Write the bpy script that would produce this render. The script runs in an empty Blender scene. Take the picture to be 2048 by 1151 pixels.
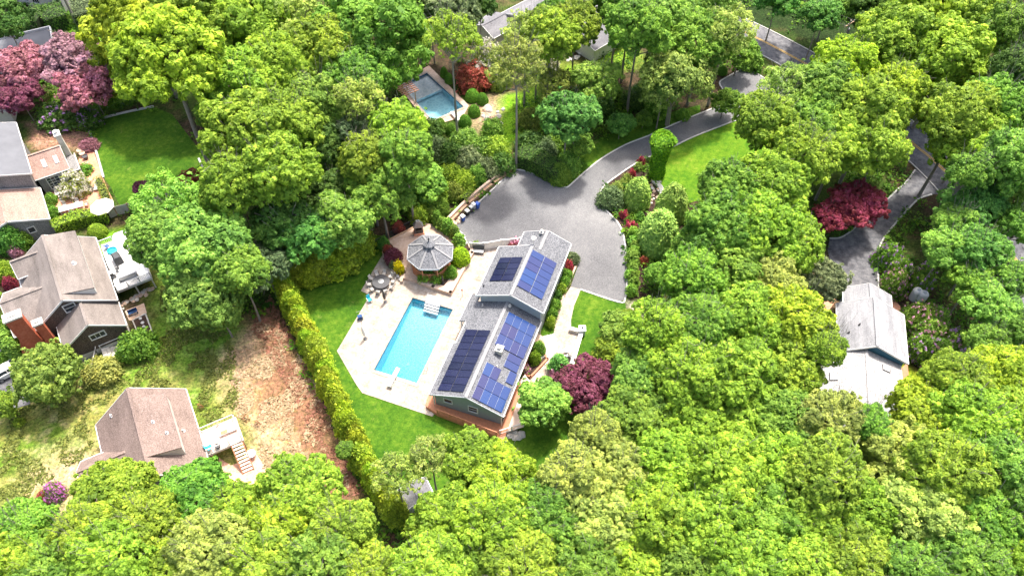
import bpy, math, random
import numpy as np
from mathutils import Vector
from mathutils.geometry import tessellate_polygon
sc = bpy.context.scene
C = sc.collection
# ------------------------------------------------------------------ camera, world, sun
CAM_H = 86.312; FPX = 1600.0; PITCH = math.radians(51.9)
cd = bpy.data.cameras.new('camera'); cam = bpy.data.objects.new('camera', cd); C.objects.link(cam)
cam.location = (0, 0, CAM_H); cam.rotation_euler = (math.radians(90)-PITCH, 0, 0)
cd.sensor_width = 36.0; cd.lens = 36.0*FPX/2048.0; cd.clip_start = 1.0; cd.clip_end = 2000.0
sc.camera = cam
SUN_EL = math.radians(66); SUN_AZ = math.radians(27)      # azimuth measured from +Y towards +X
w = bpy.data.worlds.new('World'); sc.world = w; w.use_nodes = True
nt = w.node_tree; bgn = nt.nodes['Background']
sky = nt.nodes.new('ShaderNodeTexSky'); sky.sky_type = 'NISHITA'; sky.sun_disc = False
sky.sun_elevation = SUN_EL; sky.sun_rotation = SUN_AZ; sky.air_density = 1.0; sky.dust_density = 6.0; sky.ozone_density = .6
nt.links.new(sky.outputs[0], bgn.inputs[0]); bgn.inputs[1].default_value = 0.15
sl = bpy.data.lights.new('sun', 'SUN'); sl.energy = 2.6; sl.angle = math.radians(4.0); sl.color = (1.0, 0.955, 0.88)
so = bpy.data.objects.new('sun', sl); C.objects.link(so)
sd = Vector((math.sin(SUN_AZ)*math.cos(SUN_EL), math.cos(SUN_AZ)*math.cos(SUN_EL), math.sin(SUN_EL)))
so.rotation_euler = sd.to_track_quat('Z', 'Y').to_euler(); so.location = (40, 60, 120)
sc.view_settings.view_transform = 'Standard'; sc.view_settings.look = 'None'
sc.view_settings.exposure = 1.3; sc.view_settings.gamma = 1.0
sc.render.resolution_x = 1024; sc.render.resolution_y = 575
try:
    sc.cycles.max_bounces = 7; sc.cycles.diffuse_bounces = 4; sc.cycles.transparent_max_bounces = 16
    sc.cycles.transmission_bounces = 5; sc.cycles.caustics_refractive = False; sc.cycles.caustics_reflective = False
except Exception: pass

# ------------------------------------------------------------------ helpers
def g(x, y, z=0.0):
    """point of the place that the photo shows at pixel (x, y), at height z"""
    u = (x-1024)/FPX; v = (y-575.5)/FPX
    cy = math.cos(PITCH)-v*math.sin(PITCH); cz = -math.sin(PITCH)-v*math.cos(PITCH)
    t = (CAM_H-z)/-cz
    return (u*t, cy*t, z)
def mpx(x, y, z=0.0):
    """metres per photo pixel there"""
    X, Y, Z = g(x, y, z)
    return (Y*math.cos(PITCH)+(CAM_H-Z)*math.sin(PITCH))/FPX
def gp(pts, z=0.0): return [g(x, y, z) for x, y in pts]

def tag(o, label=None, cat=None, group=None, kind=None):
    if label: o['label'] = label
    if cat: o['category'] = cat
    if group: o['group'] = group
    if kind: o['kind'] = kind
    return o
def thing(name, label, cat, loc=(0, 0, 0), rotz=0.0, group=None, scale=None):
    o = bpy.data.objects.new(name, None); C.objects.link(o); o.empty_display_size = .3
    o.location = loc; o.rotation_euler = (0, 0, rotz)
    if scale: o.scale = scale
    return tag(o, label, cat, group)
def put(name, mesh, parent=None, loc=None, rot=None, color=None):
    o = bpy.data.objects.new(name, mesh); C.objects.link(o)
    if parent: o.parent = parent
    if loc: o.location = loc
    if rot: o.rotation_euler = rot
    if color: o.color = (*color, 1)
    return o

class MB:
    """collects shapes into one mesh; off = local origin of the thing"""
    def __init__(s, off=(0, 0, 0)): s.v = []; s.f = []; s.m = []; s.o = off; s.mi = 0
    def add(s, vs, fs):
        n = len(s.v); ox, oy, oz = s.o
        s.v += [(a-ox, b-oy, c-oz) for a, b, c in vs]
        s.f += [tuple(i+n for i in f) for f in fs]; s.m += [s.mi]*len(fs); return s
    def hexa(s, b, t):
        return s.add(list(b)+list(t), [(3, 2, 1, 0), (4, 5, 6, 7), (0, 1, 5, 4), (1, 2, 6, 5), (2, 3, 7, 6), (3, 0, 4, 7)])
    def box(s, x0, x1, y0, y1, z0, z1):
        return s.hexa([(x0, y0, z0), (x1, y0, z0), (x1, y1, z0), (x0, y1, z0)], [(x0, y0, z1), (x1, y0, z1), (x1, y1, z1), (x0, y1, z1)])
    def obox(s, c, sx, sy, sz, a=0.0, z0=None):
        cx, cy, cz = c; z0 = cz if z0 is None else z0
        ca, sa = math.cos(a), math.sin(a)
        P = [(cx+ca*x-sa*y, cy+sa*x+ca*y) for x, y in ((-sx/2, -sy/2), (sx/2, -sy/2), (sx/2, sy/2), (-sx/2, sy/2))]
        return s.hexa([(x, y, z0) for x, y in P], [(x, y, z0+sz) for x, y in P])
    def prism(s, poly, z0, z1):
        """poly = list of (x, y); zs may be functions"""
        n = len(poly); f0 = z0 if callable(z0) else (lambda x, y: z0); f1 = z1 if callable(z1) else (lambda x, y: z1)
        A = sum(poly[i][0]*poly[(i+1) % n][1]-poly[(i+1) % n][0]*poly[i][1] for i in range(n))
        if A < 0: poly = poly[::-1]
        vs = [(p[0], p[1], f0(p[0], p[1])) for p in poly]+[(p[0], p[1], f1(p[0], p[1])) for p in poly]
        tri = tessellate_polygon([[Vector((p[0], p[1], 0)) for p in poly]])
        fs = []
        for t in tri:
            a, b, c = t
            ar = (poly[b][0]-poly[a][0])*(poly[c][1]-poly[a][1])-(poly[c][0]-poly[a][0])*(poly[b][1]-poly[a][1])
            if ar < 0: a, b, c = c, b, a
            fs += [(a+n, b+n, c+n), (c, b, a)]
        fs += [(i, (i+1) % n, (i+1) % n+n, i+n) for i in range(n)]
        return s.add(vs, fs)
    def beam(s, p, q, wd, h):
        """board from p to q, wd wide, h high (centred)"""
        p = Vector(p[:3]); q = Vector(q[:3]); d = (q-p).normalized()
        up = Vector((0, 0, 1)) if abs(d.z) < .98 else Vector((0, 1, 0))
        r = d.cross(up).normalized(); u = r.cross(d).normalized()
        r *= wd/2; u *= h/2
        return s.hexa([p-r-u, p+r-u, q+r-u, q-r-u], [p-r+u, p+r+u, q+r+u, q-r+u])
    def tube(s, pts, rad, n=8, cap=True):
        pts = [Vector(p) for p in pts]
        if not isinstance(rad, (list, tuple)): rad = [rad]*len(pts)
        vs = []; fs = []
        for i, p in enumerate(pts):
            d = (pts[min(i+1, len(pts)-1)]-pts[max(i-1, 0)]).normalized()
            a = d.cross(Vector((0, 0, 1)) if abs(d.z) < .95 else Vector((1, 0, 0))).normalized(); b = d.cross(a)
            for k in range(n):
                t = 2*math.pi*k/n; vs.append(tuple(p+(a*math.cos(t)+b*math.sin(t))*rad[i]))
        for i in range(len(pts)-1):
            for k in range(n): fs.append((i*n+k, i*n+(k+1) % n, (i+1)*n+(k+1) % n, (i+1)*n+k))
        if cap: fs += [tuple(range(n)), tuple(range((len(pts)-1)*n, len(pts)*n))[::-1]]
        return s.add(vs, fs)
    def lathe(s, c, prof, n=16, sx=1, sy=1, a=0.0):
        """prof = [(r, z)...] around the vertical through c"""
        vs = []; fs = []; ca, sa = math.cos(a), math.sin(a)
        for r, z in prof:
            for k in range(n):
                t = 2*math.pi*k/n; x = r*sx*math.cos(t); y = r*sy*math.sin(t)
                vs.append((c[0]+ca*x-sa*y, c[1]+sa*x+ca*y, c[2]+z))
        for i in range(len(prof)-1):
            for k in range(n): fs.append((i*n+k, i*n+(k+1) % n, (i+1)*n+(k+1) % n, (i+1)*n+k))
        fs += [tuple(range(n))[::-1], tuple(range((len(prof)-1)*n, len(prof)*n))]
        return s.add(vs, fs)
    def rock(s, c, r, rng, fl=.7):
        n = 7; vs = []; fs = []
        for j, (rr, zz) in enumerate(((.75, -.2), (1, .25), (.8, .7), (.35, 1.0))):
            for k in range(n):
                t = 2*math.pi*k/n+j*.3; q = rr*r*rng.uniform(.75, 1.15)
                vs.append((c[0]+q*math.cos(t), c[1]+q*math.sin(t), c[2]+zz*r*fl*rng.uniform(.85, 1.15)))
        for i in range(3):
            for k in range(n): fs.append((i*n+k, i*n+(k+1) % n, (i+1)*n+(k+1) % n, (i+1)*n+k))
        fs += [tuple(range(n))[::-1], tuple(range(3*n, 4*n))]
        return s.add(vs, fs)
    def mesh(s, name, mats, smooth=False):
        me = bpy.data.meshes.new(name); me.from_pydata(s.v, [], s.f)
        for m in (mats if isinstance(mats, (list, tuple)) else [mats]): me.materials.append(m)
        me.polygons.foreach_set('material_index', s.m)
        if smooth: me.polygons.foreach_set('use_smooth', [True]*len(s.f))
        me.update(); return me
    def build(s, name, mats, parent=None, smooth=False, loc=None, rot=None):
        return put(name, s.mesh(name, mats, smooth), parent, loc, rot)

def np_mesh(name, V, F, mats, mi=None, tint=None, col=None):
    """fast quad mesh"""
    me = bpy.data.meshes.new(name); nf = len(F)
    me.vertices.add(len(V)); me.vertices.foreach_set('co', np.asarray(V, np.float32).ravel())
    me.loops.add(nf*4); me.loops.foreach_set('vertex_index', np.asarray(F, np.int32).ravel())
    me.polygons.add(nf); me.polygons.foreach_set('loop_start', np.arange(0, nf*4, 4, dtype=np.int32))
    me.polygons.foreach_set('loop_total', np.full(nf, 4, np.int32))
    for m in (mats if isinstance(mats, (list, tuple)) else [mats]): me.materials.append(m)
    if mi is not None: me.polygons.foreach_set('material_index', np.asarray(mi, np.int32))
    if tint is not None:
        a = me.attributes.new('tint', 'FLOAT', 'FACE'); a.data.foreach_set('value', np.asarray(tint, np.float32))
    if col is not None:
        a = me.attributes.new('earth', 'FLOAT_COLOR', 'POINT'); a.data.foreach_set('color', np.asarray(col, np.float32).ravel())
    me.update(calc_edges=True); return me

# ------------------------------------------------------------------ materials
def new_mat(name):
    m = bpy.data.materials.new(name); m.use_nodes = True
    return m, m.node_tree, m.node_tree.nodes['Principled BSDF']
def N(t, kind, **kw):
    n = t.nodes.new(kind)
    for k, v in kw.items():
        if k in n.inputs: n.inputs[k].default_value = v
        else: setattr(n, k, v)
    return n
def ramp(t, src, stops):
    r = t.nodes.new('ShaderNodeValToRGB'); t.links.new(src, r.inputs[0]); e = r.color_ramp.elements
    while len(e) < len(stops): e.new(.5)
    for i, (p, c) in enumerate(stops): e[i].position = p; e[i].color = (*c, 1) if len(c) == 3 else c
    return r.outputs[0]
def mixc(t, fac, a, b, mode='MIX'):
    m = t.nodes.new('ShaderNodeMix'); m.data_type = 'RGBA'; m.blend_type = mode
    for s, i in ((fac, 0), (a, 6), (b, 7)):
        if isinstance(s, (int, float)): m.inputs[i].default_value = s
        elif isinstance(s, tuple): m.inputs[i].default_value = (*s, 1)
        else: t.links.new(s, m.inputs[i])
    return m.outputs[2]
def coords(t, kind='Object', scale=(1, 1, 1), rot=(0, 0, 0)):
    tc = t.nodes.new('ShaderNodeTexCoord'); mp = t.nodes.new('ShaderNodeMapping')
    mp.inputs['Scale'].default_value = scale; mp.inputs['Rotation'].default_value = rot
    t.links.new(tc.outputs[kind], mp.inputs[0]); return mp.outputs[0]
def noise(t, vec, scale, detail=4, rough=.6, dist=0.0):
    n = t.nodes.new('ShaderNodeTexNoise'); n.inputs['Scale'].default_value = scale; n.inputs['Detail'].default_value = detail
    n.inputs['Roughness'].default_value = rough; n.inputs['Distortion'].default_value = dist
    t.links.new(vec, n.inputs['Vector']); return n.outputs[0]
def bump(t, b, src, strength, dist):
    n = t.nodes.new('ShaderNodeBump'); n.inputs['Strength'].default_value = strength; n.inputs['Distance'].default_value = dist
    t.links.new(src, n.inputs['Height']); t.links.new(n.outputs[0], b.inputs['Normal'])

def m_plain(name, c, rough=.6, var=.12, scale=6.0, metal=0.0):
    """painted or plain stuff with faint wear"""
    m, t, b = new_mat(name); v = coords(t)
    n = noise(t, v, scale, 5)
    lo = tuple(x*(1-var) for x in c); hi = tuple(min(1, x*(1+var)) for x in c)
    t.links.new(ramp(t, n, [(.3, lo), (.7, hi)]), b.inputs['Base Color'])
    b.inputs['Roughness'].default_value = rough; b.inputs['Metallic'].default_value = metal
    return m
def m_shingle(name, c1, c2, c3, rowscale=1.0, streak=.25):
    m, t, b = new_mat(name); v = coords(t)
    br = t.nodes.new('ShaderNodeTexBrick'); t.links.new(coords(t, 'Object', (1, 1, 1), (0, 0, math.radians(90))), br.inputs['Vector'])
    br.inputs['Scale'].default_value = 2.2*rowscale; br.inputs['Brick Width'].default_value = .7; br.inputs['Row Height'].default_value = .42
    br.inputs['Mortar Size'].default_value = .03; br.inputs['Color1'].default_value = (*c1, 1); br.inputs['Color2'].default_value = (*c2, 1)
    br.inputs['Mortar'].default_value = (*(x*.6 for x in c1), 1); br.offset = .5
    sp = noise(t, v, 9, 3, .7)
    c = mixc(t, ramp(t, sp, [(.48, (0, 0, 0)), (.58, (1, 1, 1))]), br.outputs[0], c3)
    st = noise(t, coords(t, 'Object', (1, .25, 1)), .7, 5, .65)
    c = mixc(t, streak, c, ramp(t, st, [(.3, tuple(x*.45 for x in c1)), (.7, tuple(min(1, x*1.5) for x in c3))]))
    t.links.new(c, b.inputs['Base Color']); b.inputs['Roughness'].default_value = .9; b.inputs['Specular IOR Level'].default_value = .2
    bump(t, b, br.outputs[1], -.4, .02)
    return m
def m_ground(name, stops, s1=.35, s2=5.0, rough=.95, bs=.5, fine=14.0, fineamt=.5, spec=.1):
    """earth and grass: large patches broken by small grain"""
    m, t, b = new_mat(name); v = coords(t)
    n1 = noise(t, v, s1, 6, .6, .3); n2 = noise(t, v, s2, 5, .75); n3 = noise(t, v, fine, 4, .8)
    a = t.nodes.new('ShaderNodeMath'); a.operation = 'MULTIPLY_ADD'; t.links.new(n2, a.inputs[0]); a.inputs[1].default_value = .55
    a2 = t.nodes.new('ShaderNodeMath'); a2.operation = 'MULTIPLY'; t.links.new(n1, a2.inputs[0]); a2.inputs[1].default_value = .45
    t.links.new(a2.outputs[0], a.inputs[2])
    c = ramp(t, a.outputs[0], stops)
    c = mixc(t, fineamt, c, ramp(t, n3, [(.3, (.45, .45, .45)), (.7, (1.45, 1.45, 1.45))]), 'MULTIPLY')
    if 'lawn' in name:
        wv = t.nodes.new('ShaderNodeTexWave'); wv.inputs['Scale'].default_value = .28; wv.inputs['Distortion'].default_value = 1.2; wv.inputs['Detail'].default_value = 2
        t.links.new(coords(t, 'Object', (1, 1, 1), (0, 0, math.radians(28))), wv.inputs['Vector'])
        c = mixc(t, .22, c, ramp(t, wv.outputs[0], [(.3, (.72, .76, .7)), (.7, (1.18, 1.14, 1.15))]), 'MULTIPLY')
        c = mixc(t, ramp(t, noise(t, v, .5, 6, .8), [(.58, (0, 0, 0)), (.72, (.6, .6, .6))]), c, (.24, .25, .07))
    t.links.new(c, b.inputs['Base Color']); b.inputs['Roughness'].default_value = rough; b.inputs['Specular IOR Level'].default_value = spec
    bump(t, b, n3, bs, .06)
    return m
def m_leaf(name, transl=.38, vmin=.48, vmax=1.6, hue=.022, rough=.6):
    m, t, b = new_mat(name)
    oi = t.nodes.new('ShaderNodeObjectInfo'); at = N(t, 'ShaderNodeAttribute', attribute_name='tint')
    mr = t.nodes.new('ShaderNodeMapRange'); t.links.new(at.outputs['Fac'], mr.inputs[0]); mr.inputs[3].default_value = vmin; mr.inputs[4].default_value = vmax
    mh = t.nodes.new('ShaderNodeMapRange'); t.links.new(at.outputs['Fac'], mh.inputs[0]); mh.inputs[3].default_value = .5+hue; mh.inputs[4].default_value = .5-hue
    hs = t.nodes.new('ShaderNodeHueSaturation'); t.links.new(oi.outputs['Color'], hs.inputs['Color'])
    t.links.new(mr.outputs[0], hs.inputs['Value']); t.links.new(mh.outputs[0], hs.inputs['Hue'])
    t.links.new(hs.outputs[0], b.inputs['Base Color']); b.inputs['Roughness'].default_value = rough; b.inputs['Specular IOR Level'].default_value = .25
    tr = t.nodes.new('ShaderNodeBsdfTranslucent'); t.links.new(hs.outputs[0], tr.inputs[0])
    mx = t.nodes.new('ShaderNodeMixShader'); mx.inputs[0].default_value = transl
    t.links.new(b.outputs[0], mx.inputs[1]); t.links.new(tr.outputs[0], mx.inputs[2])
    t.links.new(mx.outputs[0], t.nodes['Material Output'].inputs[0])
    return m

LEAF = m_leaf('leaf'); NEEDLE = m_leaf('needle', .2, .6, 1.35, .02); PETAL = m_leaf('petal', .3, .7, 1.25, .02)
BARK = m_ground('bark', [(.3, (.17, .145, .12)), (.6, (.34, .30, .26)), (.8, (.44, .40, .36))], 1.2, 6, .9, .8, 10, .4)
BARKP = m_ground('pale_bark', [(.3, (.20, .17, .14)), (.6, (.40, .36, .31)), (.8, (.52, .48, .42))], 1.2, 6, .9, .8, 10, .3)
M = {}
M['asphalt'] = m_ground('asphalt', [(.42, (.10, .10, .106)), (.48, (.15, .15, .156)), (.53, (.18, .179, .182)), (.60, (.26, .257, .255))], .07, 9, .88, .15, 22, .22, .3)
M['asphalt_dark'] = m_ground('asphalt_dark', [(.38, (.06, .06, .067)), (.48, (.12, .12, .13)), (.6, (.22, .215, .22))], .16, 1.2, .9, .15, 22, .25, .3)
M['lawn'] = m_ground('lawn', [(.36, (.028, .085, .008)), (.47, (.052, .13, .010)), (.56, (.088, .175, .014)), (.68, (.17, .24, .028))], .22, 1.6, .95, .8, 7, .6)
M['lawn_bright'] = m_ground('lawn_bright', [(.36, (.045, .14, .010)), (.46, (.08, .19, .012)), (.56, (.13, .24, .016)), (.68, (.24, .30, .04))], .2, 1.4, .95, .8, 7, .55)  # brighter, yellower grass tone for the round lawn
M['patio'] = m_ground('patio', [(.38, (.31, .25, .20)), (.45, (.39, .33, .275)), (.53, (.44, .39, .335)), (.62, (.50, .45, .40))], .8, 3.0, .8, .1, 12, .25)
def stone_joints(m, s=1.1):
    t = m.node_tree; b = t.nodes['Principled BSDF']; src = b.inputs['Base Color'].links[0].from_socket
    br = t.nodes.new('ShaderNodeTexBrick'); t.links.new(coords(t, 'Object', (1, 1, 1), (0, 0, math.radians(19))), br.inputs['Vector']); br.inputs['Scale'].default_value = s
    br.inputs['Brick Width'].default_value = .9; br.inputs['Row Height'].default_value = .6; br.inputs['Mortar Size'].default_value = .02; br.inputs['Color1'].default_value = (1.1, 1.07, 1.05, 1); br.inputs['Color2'].default_value = (.84, .82, .80, 1); br.inputs['Mortar'].default_value = (.72, .68, .64, 1)
    t.links.new(mixc(t, .85, src, br.outputs[0], 'MULTIPLY'), b.inputs['Base Color'])
stone_joints(M['patio'], 1.0)
M['paver'] = m_ground('paver', [(.35, (.46, .31, .22)), (.5, (.60, .44, .34)), (.65, (.72, .58, .48))], .5, 3.0, .85, .1, 16, .25)
M['brick_patio'] = m_ground('brick_patio', [(.35, (.50, .22, .13)), (.5, (.62, .30, .19)), (.65, (.72, .42, .30))], .6, 3.5, .85, .1, 16, .25)
M['mulch'] = m_ground('mulch', [(.35, (.035, .022, .018)), (.5, (.07, .045, .036)), (.66, (.13, .09, .07))], .8, 5, .95, .9, 12, .5)
M['kerb'] = m_plain('kerb_stone', (.56, .54, .51), .8, .15, 3)
M['white'] = m_plain('white_paint', (.68, .67, .65), .5, .05, 2)
M['offwhite'] = m_plain('off_white', (.62, .59, .53), .6, .1, 3)
M['concrete'] = m_plain('concrete', (.52, .49, .45), .8, .18, 2)
M['timber'] = m_plain('timber', (.42, .27, .17), .8, .2, 3)
M['cedar'] = m_plain('cedar_deck', (.50, .20, .10), .65, .18, 3)
M['deckpale'] = m_plain('worn_deck', (.74, .56, .46), .7, .12, 1.2)
M['brick'] = m_ground('red_brick', [(.35, (.30, .075, .04)), (.5, (.44, .12, .065)), (.66, (.52, .19, .11))], .7, 4, .9, .3, 9, .3)
M['black'] = m_plain('black_metal', (.02, .02, .022), .45, .2, 5)
M['dark'] = m_plain('dark_grey', (.07, .07, .075), .6, .2, 5)
M['steel'] = m_plain('grey_metal', (.35, .36, .37), .4, .15, 5, .6)
M['blue'] = m_plain('blue_plastic', (.02, .09, .42), .4, .1, 4)
M['navy'] = m_plain('navy_cloth', (.02, .07, .20), .8, .15, 4)
M['teal'] = m_plain('teal_plastic', (.02, .42, .55), .4, .1, 4)
M['siding'] = m_plain('grey_siding', (.26, .30, .32), .7, .06, 2)
M['trimgrey'] = m_plain('grey_trim', (.42, .45, .48), .6, .05, 2)
M['sidingblue'] = m_plain('blue_siding', (.045, .16, .25), .7, .06, 2)
M['shake'] = m_shingle('cedar_shake', (.085, .06, .05), (.045, .035, .03), (.16, .125, .105), 1.4, .15)
M['shakegrey'] = m_shingle('grey_shake', (.22, .21, .21), (.12, .12, .125), (.34, .33, .32), 1.4, .15)
M['roofgrey'] = m_shingle('grey_shingle', (.115, .12, .132), (.05, .054, .064), (.26, .265, .28), .75, .12)
M['roofcap'] = m_plain('ridge_shingle', (.25, .25, .255), .9, .2, 8)
M['roofbrown'] = m_shingle('brown_shingle', (.185, .135, .115), (.11, .08, .07), (.30, .225, .195), 1.0, .25)
M['rooftaupe'] = m_shingle('taupe_shingle', (.18, .155, .14), (.13, .115, .105), (.26, .225, .205), 1.0, .4)
M['rooftan'] = m_shingle('tan_shingle', (.30, .19, .155), (.20, .125, .10), (.46, .32, .265), 1.0, .25)
M['roofwhite'] = m_shingle('white_roofing', (.235, .24, .26), (.20, .205, .225), (.36, .36, .37), .5, .45)
M['roofpale'] = m_shingle('pale_shingle', (.34, .335, .34), (.15, .15, .16), (.48, .47, .465), 1.1, .2)
M['rooflight'] = m_shingle('light_grey_shingle', (.16, .16, .175), (.12, .12, .13), (.24, .235, .245), 1.0, .3)
M['flatgrey'] = m_plain('flat_grey_roofing', (.14, .145, .16), .9, .12, .5)
M['rail'] = m_plain('panel_rail', (.42, .46, .55), .4, .05, 4, .3)
M['flower_red'] = m_plain('red_flower', (.55, .02, .05), .7, .3, 12)

def m_glass(name, c=(.03, .04, .05), rough=.08):
    m, t, b = new_mat(name); b.inputs['Base Color'].default_value = (*c, 1); b.inputs['Roughness'].default_value = rough
    n = noise(t, coords(t), 1.5, 2); bump(t, b, n, .05, .02); return m
M['glass'] = m_glass('window_glass')
def m_panel(name, c1, c2, rough=.16):
    m, t, b = new_mat(name); oi = t.nodes.new('ShaderNodeObjectInfo')
    c = ramp(t, oi.outputs['Random'], [(0, c1), (.5, tuple((a+d)/2 for a, d in zip(c1, c2))), (1, c2)])
    br = t.nodes.new('ShaderNodeTexBrick'); t.links.new(coords(t), br.inputs['Vector']); br.offset = 0
    br.inputs['Scale'].default_value = 1; br.inputs['Brick Width'].default_value = .168; br.inputs['Row Height'].default_value = .168; br.inputs['Mortar Size'].default_value = .008
    c = mixc(t, br.outputs['Fac'], c, mixc(t, .12, c, (.35, .4, .55)))
    t.links.new(c, b.inputs['Base Color']); b.inputs['Roughness'].default_value = rough
    b.inputs['Specular IOR Level'].default_value = .35
    return m
M['pv_dark'] = m_panel('solar_cell_black', (.006, .008, .03), (.012, .014, .05))
M['pv_sky'] = m_panel('solar_cell_sky_tint', (.012, .048, .18), (.028, .030, .11))  # blue of the reflected sky painted into the right-slope cell colour
# pool water: clear surface, tinted body
def m_water(name, tint, dens, c=.5):
    m, t, b = new_mat(name); t.nodes.remove(b); out = t.nodes['Material Output']
    tr = t.nodes.new('ShaderNodeBsdfTransparent'); gl = t.nodes.new('ShaderNodeBsdfGlossy'); gl.inputs['Roughness'].default_value = .03
    fr = t.nodes.new('ShaderNodeFresnel'); fr.inputs[0].default_value = 1.33
    bp = t.nodes.new('ShaderNodeBump'); bp.inputs['Strength'].default_value = .5; bp.inputs['Distance'].default_value = .05
    t.links.new(noise(t, coords(t), 3.2, 3, .6, .6), bp.inputs['Height'])
    t.links.new(bp.outputs[0], fr.inputs[1]); t.links.new(bp.outputs[0], gl.inputs['Normal'])
    mx = t.nodes.new('ShaderNodeMixShader'); t.links.new(fr.outputs[0], mx.inputs[0]); t.links.new(tr.outputs[0], mx.inputs[1]); t.links.new(gl.outputs[0], mx.inputs[2])
    t.links.new(mx.outputs[0], out.inputs[0])
    va = t.nodes.new('ShaderNodeVolumeAbsorption'); va.inputs[0].default_value = (*tint, 1); va.inputs[1].default_value = dens
    t.links.new(va.outputs[0], out.inputs[1]); return m
M['water'] = m_water('pool_water', (.03, .70, .85), .30)
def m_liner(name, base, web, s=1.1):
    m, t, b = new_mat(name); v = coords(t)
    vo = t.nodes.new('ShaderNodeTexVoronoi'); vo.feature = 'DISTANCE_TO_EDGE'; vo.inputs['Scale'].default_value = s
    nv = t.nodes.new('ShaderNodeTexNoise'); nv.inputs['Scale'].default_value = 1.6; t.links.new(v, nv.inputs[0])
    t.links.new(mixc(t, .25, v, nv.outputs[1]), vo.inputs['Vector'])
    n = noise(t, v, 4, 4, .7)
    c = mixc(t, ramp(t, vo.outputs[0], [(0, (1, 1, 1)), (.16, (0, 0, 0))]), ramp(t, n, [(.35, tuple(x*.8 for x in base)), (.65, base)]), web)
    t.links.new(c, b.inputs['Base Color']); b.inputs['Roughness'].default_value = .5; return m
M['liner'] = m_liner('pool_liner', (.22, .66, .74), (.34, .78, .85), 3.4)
M['tile'] = m_plain('pool_tile', (.03, .16, .33), .3, .25, 8)
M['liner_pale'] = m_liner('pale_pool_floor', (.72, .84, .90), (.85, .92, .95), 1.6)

# ------------------------------------------------------------------ ground shapes (photo pixels)
DRIVE = [(1034, 340), (1022, 343), (997, 368), (956, 406), (905, 450), (930, 482), (942, 491), (1040, 482), (1100, 520), (1125, 545), (1150, 520), (1156, 531), (1141, 574),
         (1161, 579), (1237, 604), (1250, 598), (1254, 565), (1254, 534), (1251, 494), (1244, 462), (1235, 445), (1219, 428), (1204, 411), (1198, 398), (1202, 381), (1213, 368),
         (1232, 354), (1258, 336), (1281, 322), (1306, 311), (1344, 295), (1390, 273), (1484, 237), (1560, 212), (1640, 200), (1700, 205), (1690, 165), (1600, 150), (1560, 152), (1530, 158), (1502, 141), (1488, 138), (1452, 156),
         (1439, 167), (1452, 188), (1462, 201), (1455, 206), (1401, 227), (1341, 252), (1297, 272), (1251, 290), (1204, 317), (1171, 343), (1141, 370), (1131, 375), (1112, 368), (1091, 358), (1057, 344)]
DRIVE2 = [(1826, 345), (1813, 363), (1791, 383), (1766, 407), (1735, 432), (1709, 456), (1696, 467), (1679, 476), (1659, 477), (1655, 500), (1662, 530), (1672, 600), (1757, 600), (1757, 577), (1756, 551), (1756, 511),
          (1763, 484), (1783, 456), (1813, 422), (1836, 399), (1863, 389), (1900, 388), (1880, 340), (1850, 318)]
PATIO = [(764, 512), (722, 582), (740, 591), (674, 702), (712, 768), (725, 786), (865, 833), (880, 812), (990, 700), (1050, 560), (1060, 500), (1040, 482), (945, 492), (930, 484), (900, 470), (848, 444), (829, 452), (776, 480)]
LAWN = [(742, 470), (640, 560), (560, 560), (600, 700), (690, 850), (760, 960), (800, 1030), (920, 1040), (1010, 990), (1150, 930), (1230, 840), (1262, 700), (1250, 604), (1160, 579), (1100, 600), (900, 480)]
ROADC = [(1330, -22), (1440, 40), (1517, 78), (1593, 118), (1680, 170), (1760, 230), (1829, 290), (1866, 320), (1920, 375), (1969, 444), (2046, 537), (2120, 640)]
YARD = [(250, 455), (300, 440), (420, 560), (470, 640), (545, 630), (640, 800), (700, 900), (720, 990), (650, 1080), (560, 1151), (0, 1151), (-60, 1000), (-60, 820), (60, 808), (150, 765), (230, 745), (310, 720), (300, 560)]
POOL = [(825.3, 595.7), (906.3, 619.0), (833.7, 766.7), (748, 740)]
POOL2 = [(802, 171), (854, 147), (928, 215), (865, 242)]

def inside(poly, X, Y):
    r = np.zeros(X.shape, bool); n = len(poly)
    for i in range(n):
        x0, y0 = poly[i][:2]; x1, y1 = poly[(i+1) % n][:2]
        if y0 == y1: continue
        c = ((y0 > Y) != (y1 > Y)) & (X < (x1-x0)*(Y-y0)/(y1-y0)+x0); r ^= c
    return r
def dist_line(pts, X, Y):
    d = np.full(X.shape, 1e9)
    for (x0, y0, *_), (x1, y1, *_) in zip(pts[:-1], pts[1:]):
        L = (x1-x0)**2+(y1-y0)**2; t = np.clip(((X-x0)*(x1-x0)+(Y-y0)*(y1-y0))/L, 0, 1)
        d = np.minimum(d, np.hypot(X-x0-t*(x1-x0), Y-y0-t*(y1-y0)))
    return d
def vnoise(X, Y, s, seed):
    rs = np.random.RandomState(seed); T = rs.rand(256, 256)
    x = X/s; y = Y/s; xi = np.floor(x).astype(int); yi = np.floor(y).astype(int); fx = x-xi; fy = y-yi
    fx = fx*fx*(3-2*fx); fy = fy*fy*(3-2*fy)
    a = T[xi % 256, yi % 256]; b = T[(xi+1) % 256, yi % 256]; c = T[xi % 256, (yi+1) % 256]; d = T[(xi+1) % 256, (yi+1) % 256]
    return (a*(1-fx)+b*fx)*(1-fy)+(c*(1-fx)+d*fx)*fy
def fnoise(X, Y, s, seed): return sum(vnoise(X, Y, s/2**k, seed+k)*.5**k for k in range(5))/1.94
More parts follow.
